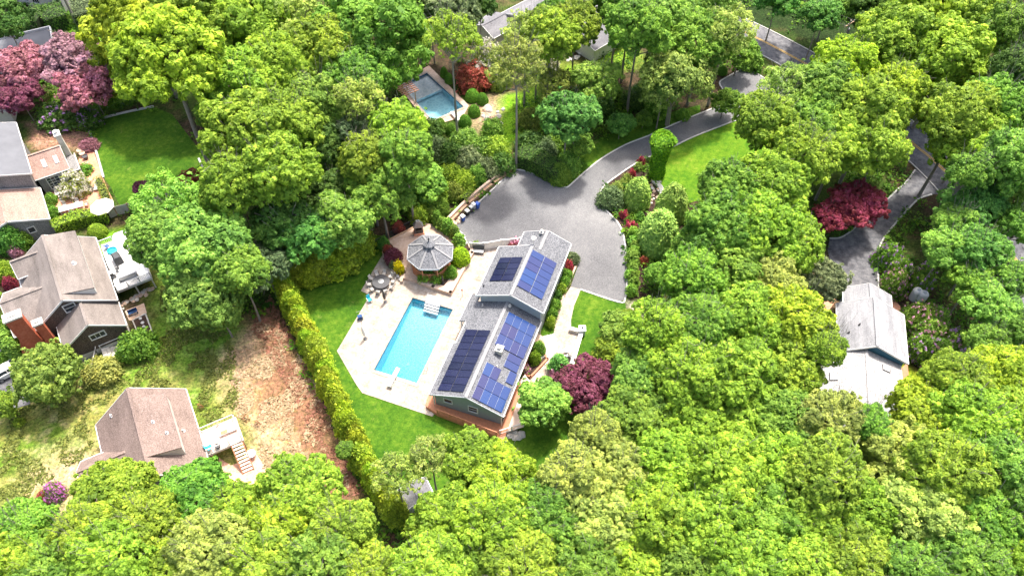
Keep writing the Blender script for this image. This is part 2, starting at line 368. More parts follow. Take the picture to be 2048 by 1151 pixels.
def soft(poly, X, Y, wd, seed=3):
    """1 inside a shape, fading over wd metres with a ragged edge"""
    q = poly+[poly[0]]; d = dist_line(q, X, Y)*np.where(inside(poly, X, Y), 1, -1)
    d = d+(fnoise(X, Y, wd*2.2, seed)-.5)*wd*2.4
    return np.clip(d/wd+.5, 0, 1)

# ground: one sheet with earth colours, plus the wide outer sheet
GX = np.arange(-118, 118.01, .4); GY = np.arange(14, 190.01, .4)
X, Y = np.meshgrid(GX, GY, indexing='ij')
def lay(c, m, col):
    return c*(1-m[..., None])+np.array(col)*m[..., None]
f1 = fnoise(X, Y, 9, 1); f2 = fnoise(X, Y, 2.2, 20); f3 = fnoise(X, Y, .9, 40)
col = np.zeros(X.shape+(3,)); col[:] = (.060, .045, .028)
col = lay(col, np.clip((f1-.42)*6, 0, 1)*.75, (.045, .095, .012))
col = lay(col, np.clip((f2-.55)*6, 0, 1)*.5, (.13, .085, .05))
wl = lambda pts: [g(x, y)[:2] for x, y in pts]
yard = soft(wl(YARD), X, Y, 2.5, 7)
dry = np.clip((fnoise(X, Y, 7, 60)*.6+f2*.4-.40)*5, 0, 1)
gy = np.zeros_like(col); gy[:] = (.12, .19, .025); gy = lay(gy, dry*.85, (.30, .26, .095)); gy = lay(gy, np.clip((f2-.52)*7, 0, 1)*.6, (.17, .20, .035)); gy = lay(gy, np.clip((f3-.6)*8, 0, 1)*.5, (.36, .29, .16))
rx = g(300, 640)
greenm = soft(wl([(230, 770), (320, 540), (480, 560), (520, 660), (460, 760), (400, 800), (330, 760)]), X, Y, 5, 9)
gy = lay(gy, greenm*.75, (.11, .24, .018))
dirt = soft(wl([(440, 720), (500, 640), (560, 640), (640, 790), (690, 880), (710, 1000), (620, 1100), (500, 1010), (530, 900), (480, 830)]), X, Y, 4, 11)
gy = lay(gy, dirt*.95, (.45, .325, .20))
gy = lay(gy, dirt*np.clip((fnoise(X, Y, 5, 80)-.50)*8, 0, 1)*.8, (.40, .235, .115))
gy = lay(gy, dirt*np.clip((fnoise(X, Y, 1.4, 85)-.55)*9, 0, 1)*.6, (.17, .12, .07))
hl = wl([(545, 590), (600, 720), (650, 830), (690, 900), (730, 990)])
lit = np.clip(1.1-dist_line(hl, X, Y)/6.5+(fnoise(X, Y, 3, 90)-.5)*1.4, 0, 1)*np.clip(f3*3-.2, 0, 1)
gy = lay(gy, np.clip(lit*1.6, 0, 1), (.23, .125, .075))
bare = soft(wl([(60, 960), (140, 905), (170, 945), (110, 1000)]), X, Y, 4, 13); gy = lay(gy, bare*.7, (.48, .36, .24))
col = col*(1-yard[..., None])+gy*yard[..., None]
# bare strip and mulch round the upper-left lawn, planting beds, woodland shade beyond the road painted into the earth
for poly, wd, c in (([(150, 250), (185, 262), (200, 330), (160, 300), (60, 300), (55, 245)], 1.5, (.30, .17, .12)),
                    ([(90, 235), (300, 205), (340, 190), (300, 170), (110, 180)], 2, (.10, .20, .02)),
                    ([(1230, 330), (1290, 330), (1330, 420), (1300, 600), (1262, 600), (1256, 470), (1200, 400)], .8, (.055, .035, .03)),
                    ([(960, 215), (1015, 190), (1035, 250), (1000, 290), (950, 270)], 3, (.42, .30, .2)),
                    ([(1000, 180), (1080, 170), (1060, 260), (1010, 310), (990, 300)], 2, (.16, .32, .02)),
                    ([(1120, 120), (1260, 90), (1270, 130), (1100, 175)], 3, (.20, .32, .03)),
                    ([(60, 60), (210, 40), (215, 110), (90, 115)], 2, (.12, .27, .02)),
                    ([(200, 460), (300, 445), (300, 480), (260, 560), (200, 500)], 2, (.14, .30, .02)),
                    ([(1255, 605), (1310, 605), (1330, 650), (1275, 660)], 1.5, (.5, .42, .36)),
                    ([(1800, 720), (1850, 760), (1900, 800), (1840, 790), (1800, 770)], 1.5, (.22, .28, .02)),
                    ([(1440, -10), (1500, 40), (1600, 85), (1680, 118), (1760, 90), (1780, 0), (1700, -60), (1500, -60)], 3, (.022, .040, .012))):
    col = lay(col, soft(wl(poly), X, Y, wd, int(poly[0][0])), c)
col *= (.55+.9*f3)[..., None]
nx, ny = X.shape; V = np.stack([X, Y, np.zeros_like(X)], -1).reshape(-1, 3)
ii, jj = np.meshgrid(np.arange(nx-1), np.arange(ny-1), indexing='ij'); a = (ii*ny+jj)
Fq = np.stack([a, a+ny, a+ny+1, a+1], -1).reshape(-1, 4)
cx = (X[:-1, :-1]+.2).ravel(); cy_ = (Y[:-1, :-1]+.2).ravel()
hole = np.zeros(cx.shape, bool)
for pl in (POOL, POOL2):
    P = wl(pl); m = [sum(p[0] for p in P)/4, sum(p[1] for p in P)/4]
    e = [(m[0]+(p[0]-m[0])*1.06, m[1]+(p[1]-m[1])*1.06) for p in P]; hole |= inside(e, cx, cy_)
m_, t, b = new_mat('earth'); at = N(t, 'ShaderNodeAttribute', attribute_name='earth'); v = coords(t)
n3 = noise(t, v, 2.6, 6, .85); n4 = noise(t, v, 1.1, 5, .8)
c = mixc(t, .9, at.outputs[0], ramp(t, n3, [(.40, (.38, .42, .38)), (.5, (.95, .97, .95)), (.59, (1.65, 1.55, 1.45))]), 'MULTIPLY')
c = mixc(t, .8, c, ramp(t, n4, [(.38, (.72, .95, .6)), (.5, (1, 1, 1)), (.62, (1.3, 1.1, 1.15))]), 'MULTIPLY')
t.links.new(c, b.inputs['Base Color']); b.inputs['Roughness'].default_value = .97; b.inputs['Specular IOR Level'].default_value = .1; bump(t, b, n3, .8, .12)
M['earth'] = m_
c4 = np.concatenate([col, np.ones(X.shape+(1,))], -1).reshape(-1, 4)
tag(put('ground', np_mesh('ground', V, Fq[~hole], M['earth'], col=c4)), kind='structure')
mb = MB(); R_ = 900
for x0, x1, y0, y1 in ((-R_, R_, -R_, 14), (-R_, R_, 190, R_), (-R_, -118, 14, 190), (118, R_, 14, 190)):
    mb.add([(x0, y0, 0), (x1, y0, 0), (x1, y1, 0), (x0, y1, 0)], [(0, 1, 2, 3)])
tag(mb.build('far_ground', m_ground('far_earth', [(.35, (.03, .03, .015)), (.5, (.05, .07, .02)), (.65, (.09, .08, .04))])), kind='structure')

def sheet(name, px, z, mat, holes=(), world=False, label=None):
    P = [Vector((*(p[:2]), 0)) for p in (px if world else wl(px))]
    Hs = [[Vector((*(p[:2]), 0)) for p in (h if world else wl(h))] for h in holes]
    tri = tessellate_polygon([P]+Hs); A = P+[q for h in Hs for q in h]; mb = MB()
    fs = []
    for a, b, c in tri:
        ar = (A[b]-A[a]).cross(A[c]-A[a]).z
        fs.append((a, b, c) if ar > 0 else (c, b, a))
    mb.add([(p.x, p.y, z) for p in A], fs)
    return tag(mb.build(name, mat), label, kind='structure')
def smooth_path(pts, n=4):
    out = []
    for i in range(len(pts)-1):
        p0 = pts[max(i-1, 0)]; p1 = pts[i]; p2 = pts[i+1]; p3 = pts[min(i+2, len(pts)-1)]
        for k in range(n):
            t = k/n; out.append(tuple(.5*((2*b)+(-a+c)*t+(2*a-5*b+4*c-d)*t*t+(-a+3*b-3*c+d)*t**3) for a, b, c, d in zip(p0, p1, p2, p3)))
    out.append(tuple(pts[-1])); return out
def ribbon(pts, w0, w1, z0, z1=None):
    """strip between offsets w0 and w1 of a path; a solid kerb when z1 is given"""
    pts = [Vector((*p[:2], 0)) for p in pts]; L = []; Rr = []
    for i, p in enumerate(pts):
        d = (pts[min(i+1, len(pts)-1)]-pts[max(i-1, 0)]).normalized(); nrm = Vector((d.y, -d.x, 0))
        L.append(p+nrm*w0); Rr.append(p+nrm*w1)
    mb = MB()
    for i in range(len(pts)-1):
        q = [L[i], Rr[i], Rr[i+1], L[i+1]]
        if z1 is None: mb.add([(v.x, v.y, z0) for v in q], [(0, 1, 2, 3) if w1 > w0 else (3, 2, 1, 0)])
        else: mb.hexa([(v.x, v.y, z0) for v in q], [(v.x, v.y, z1) for v in q])
    return mb
sheet('lawn', LAWN, .03, M['lawn'], holes=[POOL])
sheet('lawn', [(182, 255), (200, 240), (250, 225), (310, 214), (345, 230), (432, 342), (420, 400), (330, 400), (240, 412), (222, 375), (206, 352), (192, 300)], .03, M['lawn'])
sheet('lawn', [(1484, 237), (1390, 273), (1344, 295), (1310, 310), (1322, 350), (1312, 372), (1330, 420), (1400, 400), (1500, 380), (1560, 300), (1540, 215)], .03, M['lawn_bright'])
sheet('lawn', [(1131, 375), (1141, 370), (1171, 343), (1204, 317), (1251, 290), (1297, 272), (1341, 252), (1401, 227), (1400, 210), (1340, 225), (1290, 225), (1240, 260), (1180, 285), (1140, 320)], .03, M['lawn'])
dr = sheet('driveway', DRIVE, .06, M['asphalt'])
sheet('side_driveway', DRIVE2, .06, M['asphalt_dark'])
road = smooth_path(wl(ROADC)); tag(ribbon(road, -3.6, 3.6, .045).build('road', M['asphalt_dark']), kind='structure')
ym = m_plain('yellow_road_paint', (.62, .36, .03), .7, .2, 6)
mb = ribbon(road, -.2, -.08, .055); mb2 = ribbon(road, .08, .2, .055); mb.add(mb2.v, mb2.f)
tag(mb.build('road_line', ym), kind='structure')
mb = ribbon(road, -3.75, -3.6, 0, .15); mb2 = ribbon(road, 3.6, 3.75, 0, .15); mb.add(mb2.v, mb2.f); tag(mb.build('road_kerb', M['kerb']), kind='structure')
sheet('shoulder', [(1625, 97), (1675, 112), (1700, 130), (1690, 140), (1672, 130)], .05, M['concrete'])
def kerb(name, px, wd=.22, h=.13, mat='kerb'):
    p = smooth_path(wl(px)); return tag(ribbon(p, -wd/2, wd/2, 0, h).build(name, M[mat]), kind='structure')
kerb('driveway_kerb', [(952, 410), (997, 368), (1022, 343), (1034, 340), (1057, 344), (1091, 358), (1112, 368), (1131, 375), (1141, 370), (1171, 343), (1204, 317), (1251, 290), (1297, 272), (1341, 252), (1401, 227), (1455, 206), (1462, 201), (1452, 188), (1439, 167), (1452, 156), (1488, 138), (1502, 141), (1530, 158)])
kerb('driveway_kerb', [(1161, 579), (1237, 604), (1250, 598), (1254, 565), (1254, 534), (1251, 494), (1244, 462), (1235, 445), (1219, 428), (1204, 411), (1198, 398), (1202, 381), (1213, 368), (1232, 354), (1258, 336), (1281, 322), (1306, 311), (1344, 295), (1390, 273), (1484, 237), (1560, 212)])
kerb('side_driveway_kerb', [(1830, 340), (1813, 363), (1791, 383), (1766, 407), (1735, 432), (1709, 456), (1696, 467), (1679, 476), (1659, 477)])
kerb('side_driveway_kerb', [(1757, 577), (1756, 551), (1756, 511), (1763, 484), (1783, 456), (1813, 422), (1836, 399), (1863, 389)])
kerb('lawn_edging', [(208, 356), (192, 300), (180, 262), (186, 248), (205, 238), (250, 226), (308, 214)], .3, .25)
kerb('lawn_edging', [(398, 318), (408, 342)], .3, .25)
kerb('bed_edging', [(1306, 363), (1318, 372), (1324, 385), (1320, 400)], .7, .3)

# pool and patio ------------------------------------------------------------
sheet('patio', PATIO, .09, M['patio'], holes=[POOL])
def pool(px, name, label, depth, liner, ztop, wd_lv):
    P = [Vector((*p, 0)) for p in wl(px)]; c = sum(P, Vector())/4
    t = thing(name, label, 'swimming pool', (c.x, c.y, 0)); off = (c.x, c.y, 0)
    zb = [-depth[0], -depth[0], -depth[1], -depth[1]]
    mb = MB(off)
    mb.add([(p.x, p.y, ztop-.35) for p in P]+[(p.x, p.y, zb[i]) for i, p in enumerate(P)], [(0, 1, 5, 4), (1, 2, 6, 5), (2, 3, 7, 6), (3, 0, 4, 7), (4, 5, 6, 7)])
    mb.build('basin', liner, t)
    if depth[1] > 2: mb = MB(off); q = P[0].lerp(P[3], .72).lerp(P[1].lerp(P[2], .72), .5); zq = -depth[0]-(depth[1]-depth[0])*.72; mb.lathe((q.x, q.y, zq+.03), [(.22, 0), (.22, .04), (.16, .05)], 14); mb.build('floor_drain', M['trimgrey'], t)
    mb = MB(off)
    mb.add([(p.x, p.y, ztop) for p in P]+[(p.x, p.y, ztop-.35) for p in P], [(0, 1, 5, 4), (1, 2, 6, 5), (2, 3, 7, 6), (3, 0, 4, 7)])
    mb.build('tile_band', M['tile'], t)
    mb = MB(off); Q = [c+(p-c)*1.0005 for p in P]
    mb.hexa([(p.x, p.y, zb[i]-.02) for i, p in enumerate(Q)][::-1], [(p.x, p.y, wd_lv) for p in Q][::-1]); mb.build('water', M['water'], t)
    mb = MB(off); ex = [c+(p-c).normalized()*((p-c).length+.5) for p in P]; inn = [c+(p-c).normalized()*((p-c).length-.03) for p in P]
    for i in range(4):
        j = (i+1) % 4; mb.hexa([(*v.xy, ztop-.09) for v in (inn[i], ex[i], ex[j], inn[j])], [(*v.xy, ztop+.05) for v in (inn[i], ex[i], ex[j], inn[j])])
    mb.build('coping', M['patio'], t)
    return t, P, c
pt, PP, pc = pool(POOL, 'swimming_pool', 'large rectangular turquoise swimming pool beside the solar-panel house', (1.1, 2.6), M['liner'], .09, -.12)
TH = math.radians(70.76); A_ = Vector((math.cos(TH), math.sin(TH), 0)); B_ = Vector((A_.y, -A_.x, 0)); ROTM = TH-math.pi/2

# ------------------------------------------------------------------ buildings
class Fr:
    """a building's own frame: s across, t along its ridge"""
    def __init__(s, deg): s.th = math.radians(deg); s.a = (math.cos(s.th), math.sin(s.th)); s.b = (s.a[1], -s.a[0]); s.rz = s.th-math.pi/2
    def w(s, S, T, z=0): return (S*s.b[0]+T*s.a[0], S*s.b[1]+T*s.a[1], z)
    def l(s, x, y, z=0):
        X, Y, _ = g(x, y, z); return (X*s.b[0]+Y*s.b[1], X*s.a[0]+Y*s.a[1])
def house(fr, S0, T0, name, label, cat='house'):
    h = thing(name, label, cat, fr.w(S0, T0), fr.rz); h['s0'] = 0; del h['s0']
    return h, (S0, T0, 0)
def plate(mb, poly, zf, th):
    return mb.prism(poly, (lambda x, y: zf(x, y)-th), zf)
def window(par, off, c, wd, hh, face, frame='white', n=(1, 1), depth=.08):
    """face: 'S-','S+','T-','T+' = which way it looks"""
    x, y, z = c; ax = face[0]; sg = -1 if face[1] == '-' else 1
    def bar(mb, u0, u1, v0, v1, d0, d1):
        if ax == 'T': mb.box(x+u0, x+u1, y+min(sg*d0, sg*d1), y+max(sg*d0, sg*d1), z+v0, z+v1)
        else: mb.box(x+min(sg*d0, sg*d1), x+max(sg*d0, sg*d1), y+u0, y+u1, z+v0, z+v1)
    mb = MB(off); W, Hh = wd/2, hh/2; e = .11
    bar(mb, -W-e, W+e, Hh, Hh+e, -.04, depth); bar(mb, -W-e, W+e, -Hh-e, -Hh, -.04, depth+.03)
    bar(mb, -W-e, -W, -Hh, Hh, -.04, depth); bar(mb, W, W+e, -Hh, Hh, -.04, depth)
    for k in range(1, n[0]): bar(mb, -W+wd*k/n[0]-.025, -W+wd*k/n[0]+.025, -Hh, Hh, -.03, depth-.02)
    for k in range(1, n[1]): bar(mb, -W, W, -Hh+hh*k/n[1]-.025, -Hh+hh*k/n[1]+.025, -.03, depth-.025)
    f = mb.build('window', M[frame], par); mb = MB(off); bar(mb, -W, W, -Hh, Hh, -.03, .02)
    mb.build('pane', M['glass'], f)
def gable(par, off, s0, s1, t0, t1, ze, zr, sr, wall, roof, over=.35, zb=0.0, trim='white', zeL=None, along='T', rake=(1, 1), cap=True, th=.16, wallname='wall'):
    """gabled block. along='T': ridge runs with t; 'S': ridge runs with s (then s and t swap roles)"""
    sw = along == 'S'
    def P(a, b, z): return (b, a, z) if sw else (a, b, z)
    zl = ze if zeL is None else zeL
    kl = (zr-zl)/(sr-s0); kr = (zr-ze)/(s1-sr)
    zf = lambda a: zl+(a-s0)*kl if a <= sr else ze+(s1-a)*kr
    prof = [(s0+over, zb), (s1-over, zb), (s1-over, zf(s1-over)-.1), (sr, zr-.1), (s0+over, zf(s0+over)-.1)]
    mb = MB(off); n = 5; ta, tb = t0+over*.8, t1-over*.8
    vs = [P(a, ta, z) for a, z in prof]+[P(a, tb, z) for a, z in prof]
    fs = [tuple(range(n))[::-1], tuple(range(n, 2*n))]+[(i, (i+1) % n, (i+1) % n+n, i+n) for i in range(n)]
    if not sw: fs = [f[::-1] for f in fs]
    mb.add(vs, fs); mb.build(wallname, M[wall], par)
    mb = MB(off)
    for (a0, a1) in ((s0, sr), (sr, s1)):
        b = [P(a0, t0, zf(a0)-th), P(a1, t0, zf(a1)-th), P(a1, t1, zf(a1)-th), P(a0, t1, zf(a0)-th)]
        tt = [P(a0, t0, zf(a0)), P(a1, t0, zf(a1)), P(a1, t1, zf(a1)), P(a0, t1, zf(a0))]
        mb.hexa(b, tt)
    r = mb.build('roof', M[roof], par)
    if cap:
        mb = MB(off); mb.beam(P(sr, t0, zr+.03), P(sr, t1, zr+.03), .34, .05); mb.build('ridge_cap', M['roofcap'] if roof == 'roofgrey' else M[roof], r)
    mb = MB(off); e = .03
    for k, (tt, sg) in enumerate(((t0, -1), (t1, 1))):
        if not rake[k]: continue
        for a0, a1 in ((s0, sr), (sr, s1)):
            mb.beam(P(a0, tt+sg*e, zf(a0)-th/2-.01), P(a1, tt+sg*e, zf(a1)-th/2-.01), .06 if not sw else .06, th+.08)
    for a, sg in ((s0, -1), (s1, 1)): mb.beam(P(a+sg*.05, t0, zf(a)-.1), P(a+sg*.05, t1, zf(a)-.1), .11, .13)
    mb.build('trim', M[trim], par)
    return zf, r
def vent(par, off, x, y, z, r=.07, h=.4, mat='offwhite', name='vent_pipe'):
    mb = MB(off); mb.lathe((x, y, z), [(r*1.8, -.1), (r*1.8, .04), (r, .08), (r, h)], 10); mb.build(name, M[mat], par)

# --- the solar-panel house -------------------------------------------------
F1 = Fr(70.76); H1, o1 = house(F1, -20.5, 56, 'solar_house', 'long grey split-level house with solar panels on both roof slopes beside the turquoise pool')
LS = (5.25-3.3)/4.75
zl = lambda x, y: 5.25-abs(x+20.7)*LS*1.0
mb = MB(o1); pw = [(-25.0, 43.45), (-16.6, 43.45), (-16.6, 57.5), (-25.0, 57.5)]
for pts in ([(-25.0, 0), (-16.6, 0), (-16.6, 3.4), (-20.7, 5.1), (-25.0, 3.35)],):
    vs = [(a, 43.45, z) for a, z in pts]+[(a, 57.6, z) for a, z in pts]; n = 5
    mb.add(vs, [f[::-1] for f in [tuple(range(n))[::-1], tuple(range(n, 2*n))]+[(i, (i+1) % n, (i+1) % n+n, i+n) for i in range(n)]])
mb.build('wall', M['siding'], H1)
mb = MB(o1)
plate(mb, [(-20.7, 43), (-20.7, 57.75), (-24.85, 57.75), (-24.85, 59.05), (-26.15, 59.05), (-26.15, 54.4), (-25.15, 54.4), (-25.15, 50.8), (-25.5, 50.8), (-25.5, 43)], zl, .18)
plate(mb, [(-20.7, 43), (-20.7, 57.75), (-16.15, 57.75), (-16.15, 43)], zl, .18)
r = mb.build('roof', M['roofgrey'], H1)
mb = MB(o1); mb.beam((-20.7, 43, 5.28), (-20.7, 57.7, 5.28), .42, .05); mb.build('ridge_cap', M['roofcap'], r)
mb = MB(o1)
for a0, a1 in ((-25.5, -20.7), (-20.7, -16.15)): mb.beam((a0, 42.97, zl(a0, 0)-.1), (a1, 42.97, zl(a1, 0)-.1), .06, .24)
mb.build('trim', M['trimgrey'], H1)
mb = MB(o1)
mb.beam((-16.09, 43, zl(-16.1, 0)-.09), (-16.09, 57.5, zl(-16.1, 0)-.09), .13, .14)
mb.beam((-25.57, 43, zl(-25.5, 0)-.1), (-25.57, 50.8, zl(-25.5, 0)-.1), .12, .13); mb.beam((-25.22, 50.85, zl(-25.2, 0)-.1), (-25.22, 54.35, zl(-25.2, 0)-.1), .12, .13)
mb.beam((-26.21, 54.4, zl(-26.1, 0)-.1), (-26.21, 59.05, zl(-26.1, 0)-.1), .12, .13)
mb.build('gutter', M['white'], H1)
for x, y in ((-25.1, 43.3), (-16.45, 43.3)): mb = MB(o1); mb.beam((x, y, .6), (x, y, 3.2), .1, .1); mb.beam((x-.5*(1 if x < -20 else -1), y, 3.15), (x, y, 2.9), .1, .1); mb.build('downspout', M['white'], H1)
for y in (54.5, 58.8): mb = MB(o1); mb.box(-26.0, -25.86, y, y+.14, .09, 2.9); mb.build('porch_post', M['white'], H1)
# upper wing with the garage end
US = 1.9/4.3; zu = lambda x, y: 7.3-abs(x+20.2)*US
mb = MB(o1)
for s0_, s1_, sr_, t0_, t1_ in ((-24.45, -16.35, -20.2, 57.75, 65.85), (-22.1, -16.35, -19.2, 65.85, 69.3)):
    zr_ = zu(sr_, 0)-.12; pts = [(s0_, 0), (s1_, 0), (s1_, zu(s1_, 0)-.12), (sr_, zr_), (s0_, (zu(s0_, 0) if t0_ < 60 else zr_-(sr_-s0_)*US)-.12)]
    vs = [(a, t0_, z) for a, z in pts]+[(a, t1_, z) for a, z in pts]; n = 5
    mb.add(vs, [f[::-1] for f in [tuple(range(n))[::-1], tuple(range(n, 2*n))]+[(i, (i+1) % n, (i+1) % n+n, i+n) for i in range(n)]])
mb.build('upper_wall', M['trimgrey'], H1)
mb = MB(o1)
plate(mb, [(-24.9, 57.4), (-20.2, 57.4), (-20.2, 66.1), (-24.9, 66.1)], zu, .2)
plate(mb, [(-15.9, 57.4), (-15.9, 69.6), (-19.2, 69.6), (-19.2, 66.1), (-20.2, 66.1), (-20.2, 57.4)], zu, .2)
zg = lambda x, y: zu(-19.2, 0)-abs(x+19.2)*US
plate(mb, [(-22.5, 66.1), (-19.2, 66.1), (-19.2, 69.6), (-22.5, 69.6)], zg, .2)
r = mb.build('upper_roof', M['roofgrey'], H1)
mb = MB(o1); mb.beam((-20.2, 57.4, 7.33), (-20.2, 66.2, 7.33), .42, .05); mb.beam((-19.2, 66, zg(-19.2, 0)+.03), (-19.2, 69.6, zg(-19.2, 0)+.03), .42, .05); mb.build('ridge_cap', M['roofcap'], r)
mb = MB(o1); e = .1
for a0, a1, zf, tt in ((-24.9, -20.2, zu, 57.37), (-20.2, -15.9, zu, 57.37), (-24.9, -20.2, zu, 66.13), (-22.5, -19.2, zg, 69.63), (-19.2, -15.9, zu, 69.63)):
    mb.beam((a0, tt, zf(a0, 0)-e), (a1, tt, zf(a1, 0)-e), .06, .24)
mb.beam((-24.95, 57.4, zu(-24.9, 0)-e), (-24.95, 66.1, zu(-24.9, 0)-e), .08, .2); mb.beam((-15.83, 57.4, zu(-15.9, 0)-e), (-15.83, 69.6, zu(-15.9, 0)-e), .12, .16)
mb.beam((-22.55, 66.1, zg(-22.5, 0)-e), (-22.55, 69.6, zg(-22.5, 0)-e), .08, .2); mb.build('upper_trim', M['white'], H1)
mb = MB(o1); mb.beam((-16.2, 57.5, .2), (-16.2, 57.5, 5.1), .1, .1); mb.build('downspout', M['white'], H1)
def panel(x0, x1, y0, y1, zf, mat):
    c = ((x0+x1)/2, (y0+y1)/2); z = zf(*c)+.12; k = math.atan(LS if zf is zl else US)*(1 if c[0] < (-20.7 if zf is zl else -20.2) else -1)
    wd = (x1-x0)/math.cos(k)-.03; ln = (y1-y0)-.055; m = MB(); m.box(-wd/2, wd/2, -ln/2, ln/2, -.02, .02)
    m.mi = 1; m.box(-wd/2-.014, -wd/2, -ln/2, ln/2, -.025, .022)
    m.build('solar_panel', [M[mat], M['rail'] if mat == 'pv_sky' else M['dark']], H1, loc=(c[0]-o1[0], c[1]-o1[1], z), rot=(0, -k, 0))
Ac = (-24.62, -22.95, -21.28); t0 = 43.6
for i in range(9):
    for j in range(2): panel(Ac[j], Ac[j+1]-.05*(j == 0), t0+i*1.04, t0+(i+1)*1.04, zl, 'pv_dark')
for i in range(4):
    for j in range(2): panel(-23.95+j*1.6, -22.4+j*1.6, 59.75+i*1.04, 60.79+i*1.04, zu, 'pv_dark')
for i in range(6):
    for j in range(2): panel(-19.95+j*1.7, -18.3+j*1.7, 59.05+i*1.06, 60.11+i*1.06, zu, 'pv_sky')
Dc = [-20.1+k*.925 for k in range(5)]
for i in range(3):
    for j in range(4): panel(Dc[j], Dc[j+1], 51.2+i*1.74, 52.94+i*1.74, zl, 'pv_sky')
for i in range(2): panel(-18.2, -16.5, 49.0+i*1.06, 50.06+i*1.06, zl, 'pv_sky')
for i in range(3):
    for j in range(4):
        if (i, j) in ((2, 2), (2, 3)): continue
        panel(Dc[j], Dc[j+1], 43.3+i*1.72, 45.02+i*1.72, zl, 'pv_sky')
panel(Dc[3], Dc[4], 47.2, 48.92, zl, 'pv_sky')
mb = MB(o1); z = zl(-19.2, 0)
mb.box(-19.62, -18.92, 50.2, 50.95, z-.4, z+.75); mb.build('chimney', M['offwhite'], H1)
mb = MB(o1); mb.box(-19.74, -18.8, 50.08, 51.07, z+.75, z+.87); mb.lathe((-19.27, 50.57, z+.87), [(.22, 0), (.22, .22), (.3, .25), (.3, .34), (.05, .42)], 12); mb.build('chimney_cap', M['offwhite'], H1)
vent(H1, o1, -19.9, 69.0, zu(-19.2, 0), .16, .5, 'offwhite', 'roof_vent'); vent(H1, o1, -24.4, 58.9, zu(-24.4, 0), .07, .45, 'dark'); vent(H1, o1, -23.9, 57.0, zl(-23.9, 0), .07, .35)
vent(H1, o1, -18.9, 48.6, zl(-18.9, 0), .06, .3); vent(H1, o1, -20.25, 57.2, zl(-20.7, 0), .12, .3, 'offwhite', 'roof_vent')
mb = MB(o1); mb.tube([(-20.25, 66.6, zg(-20.2, 0)), (-20.25, 66.6, zg(-20.2, 0)+1.7)], .03, 6); mb.lathe((-20.25, 66.6, zg(-20.2, 0)+1.6), [(.04, 0), (.32, .14), (.34, .2), (.05, .24)], 12); mb.build('antenna', M['offwhite'], H1)
window(H1, o1, (-23.3, 43.45, 2.25), .95, .75, 'T-', n=(1, 1)); window(H1, o1, (-20.1, 43.45, 2.05), 1.05, 1.05, 'T-', n=(1, 2))
for t_ in (46, 49, 53.4): window(H1, o1, (-16.6, t_, 2.0), 1.1, 1.1, 'S+', n=(1, 2))
for t_ in (46.5, 49.5): window(H1, o1, (-25.0, t_, 1.9), 1.3, 1.4, 'S-', n=(1, 2))
for t_ in (60.5, 64): window(H1, o1, (-24.45, t_, 3.9), 1.2, 1.1, 'S-', n=(1, 2)); window(H1, o1, (-16.35, t_, 3.9), 1.2, 1.1, 'S+', n=(1, 2))
mb = MB(o1); mb.box(-25.06, -24.98, 55.2, 57.2, .1, 2.3); mb.build('sliding_door', M['glass'], H1)
mb = MB(o1); mb.box(-16.62, -16.5, 55.5, 56.6, .45, 2.5); mb.build('front_door', M['offwhite'], H1)

# cedar deck round the near end of that house (raised .6 m)
def rail(mb, pts, z0, h=.95, step=.14, post=1.8, w=.05, bal=True):
    for p, q in zip(pts[:-1], pts[1:]):
        p = Vector((*p[:2], 0)); q = Vector((*q[:2], 0)); L = (q-p).length; d = (q-p)/max(L, 1e-6)
        mb.beam((*p.xy, z0+h), (*q.xy, z0+h), .1, .06); mb.beam((*p.xy, z0+.12), (*q.xy, z0+.12), .05, .05)
        if bal:
            k = int(L/step)
            for i in range(1, k): r_ = p+d*(i*L/k); mb.box(r_.x-.018, r_.x+.018, r_.y-.018, r_.y+.018, z0+.12, z0+h)
        k = max(1, round(L/post))
        for i in range(k+1): r_ = p+d*(i*L/k); mb.box(r_.x-w, r_.x+w, r_.y-w, r_.y+w, z0-.0, z0+h+.08)
    return mb
dk = thing('cedar_deck', 'orange-brown cedar deck with railing wrapping the near end of the solar-panel house', 'deck', F1.w(-20, 42.6), F1.rz); od = (-20, 42.6, 0)
front = [(-26.3, 43.5), (-26.0, 42.7), (-24.3, 42.2), (-16.4, 41.7), (-16.4, 43.4), (-25.0, 43.4), (-25.3, 44.2), (-26.3, 44.4)]
mb = MB(od); mb.prism(front, .5, .62); mb.build('deck_floor', M['cedar'], dk)
side = [F1.l(*p, .6) for p in [(1000, 868), (1047, 853), (1041, 800), (1062, 765), (1050, 748)]]+[(-16.5, 49.5), (-16.5, 43.4), (-16.4, 41.3)]
mb = MB(od); mb.prism(side, .5, .615); mb.build('deck_floor', M['deckpale'], dk)
edge = [(-16.5, 49.6), (-15.75, 49.6), (-15.5, 41.6), (-16.4, 41.4)]; mb = MB(od); mb.prism(edge, .616, .64); mb.build('deck_border', M['cedar'], dk)
mb = MB(od)
P_ = [(-26.0, 42.7), (-24.3, 42.2), (-16.4, 41.7)]
for p, q in zip(P_[:-1], P_[1:]): mb.beam((*p, .27), (*q, .27), .06, .5)
mb.build('skirt', M['cedar'], dk)
mb = MB(od); rail(mb, [(-24.3, 42.24), (-19.2, 41.92), (-16.5, 41.76)], .62); mb.build('railing', M['cedar'], dk)
a, b_ = F1.l(1000, 868, .6), F1.l(1047, 853, .6); mb = MB(od); rail(mb, [a, b_], .62); mb.build('railing', M['white'], dk)
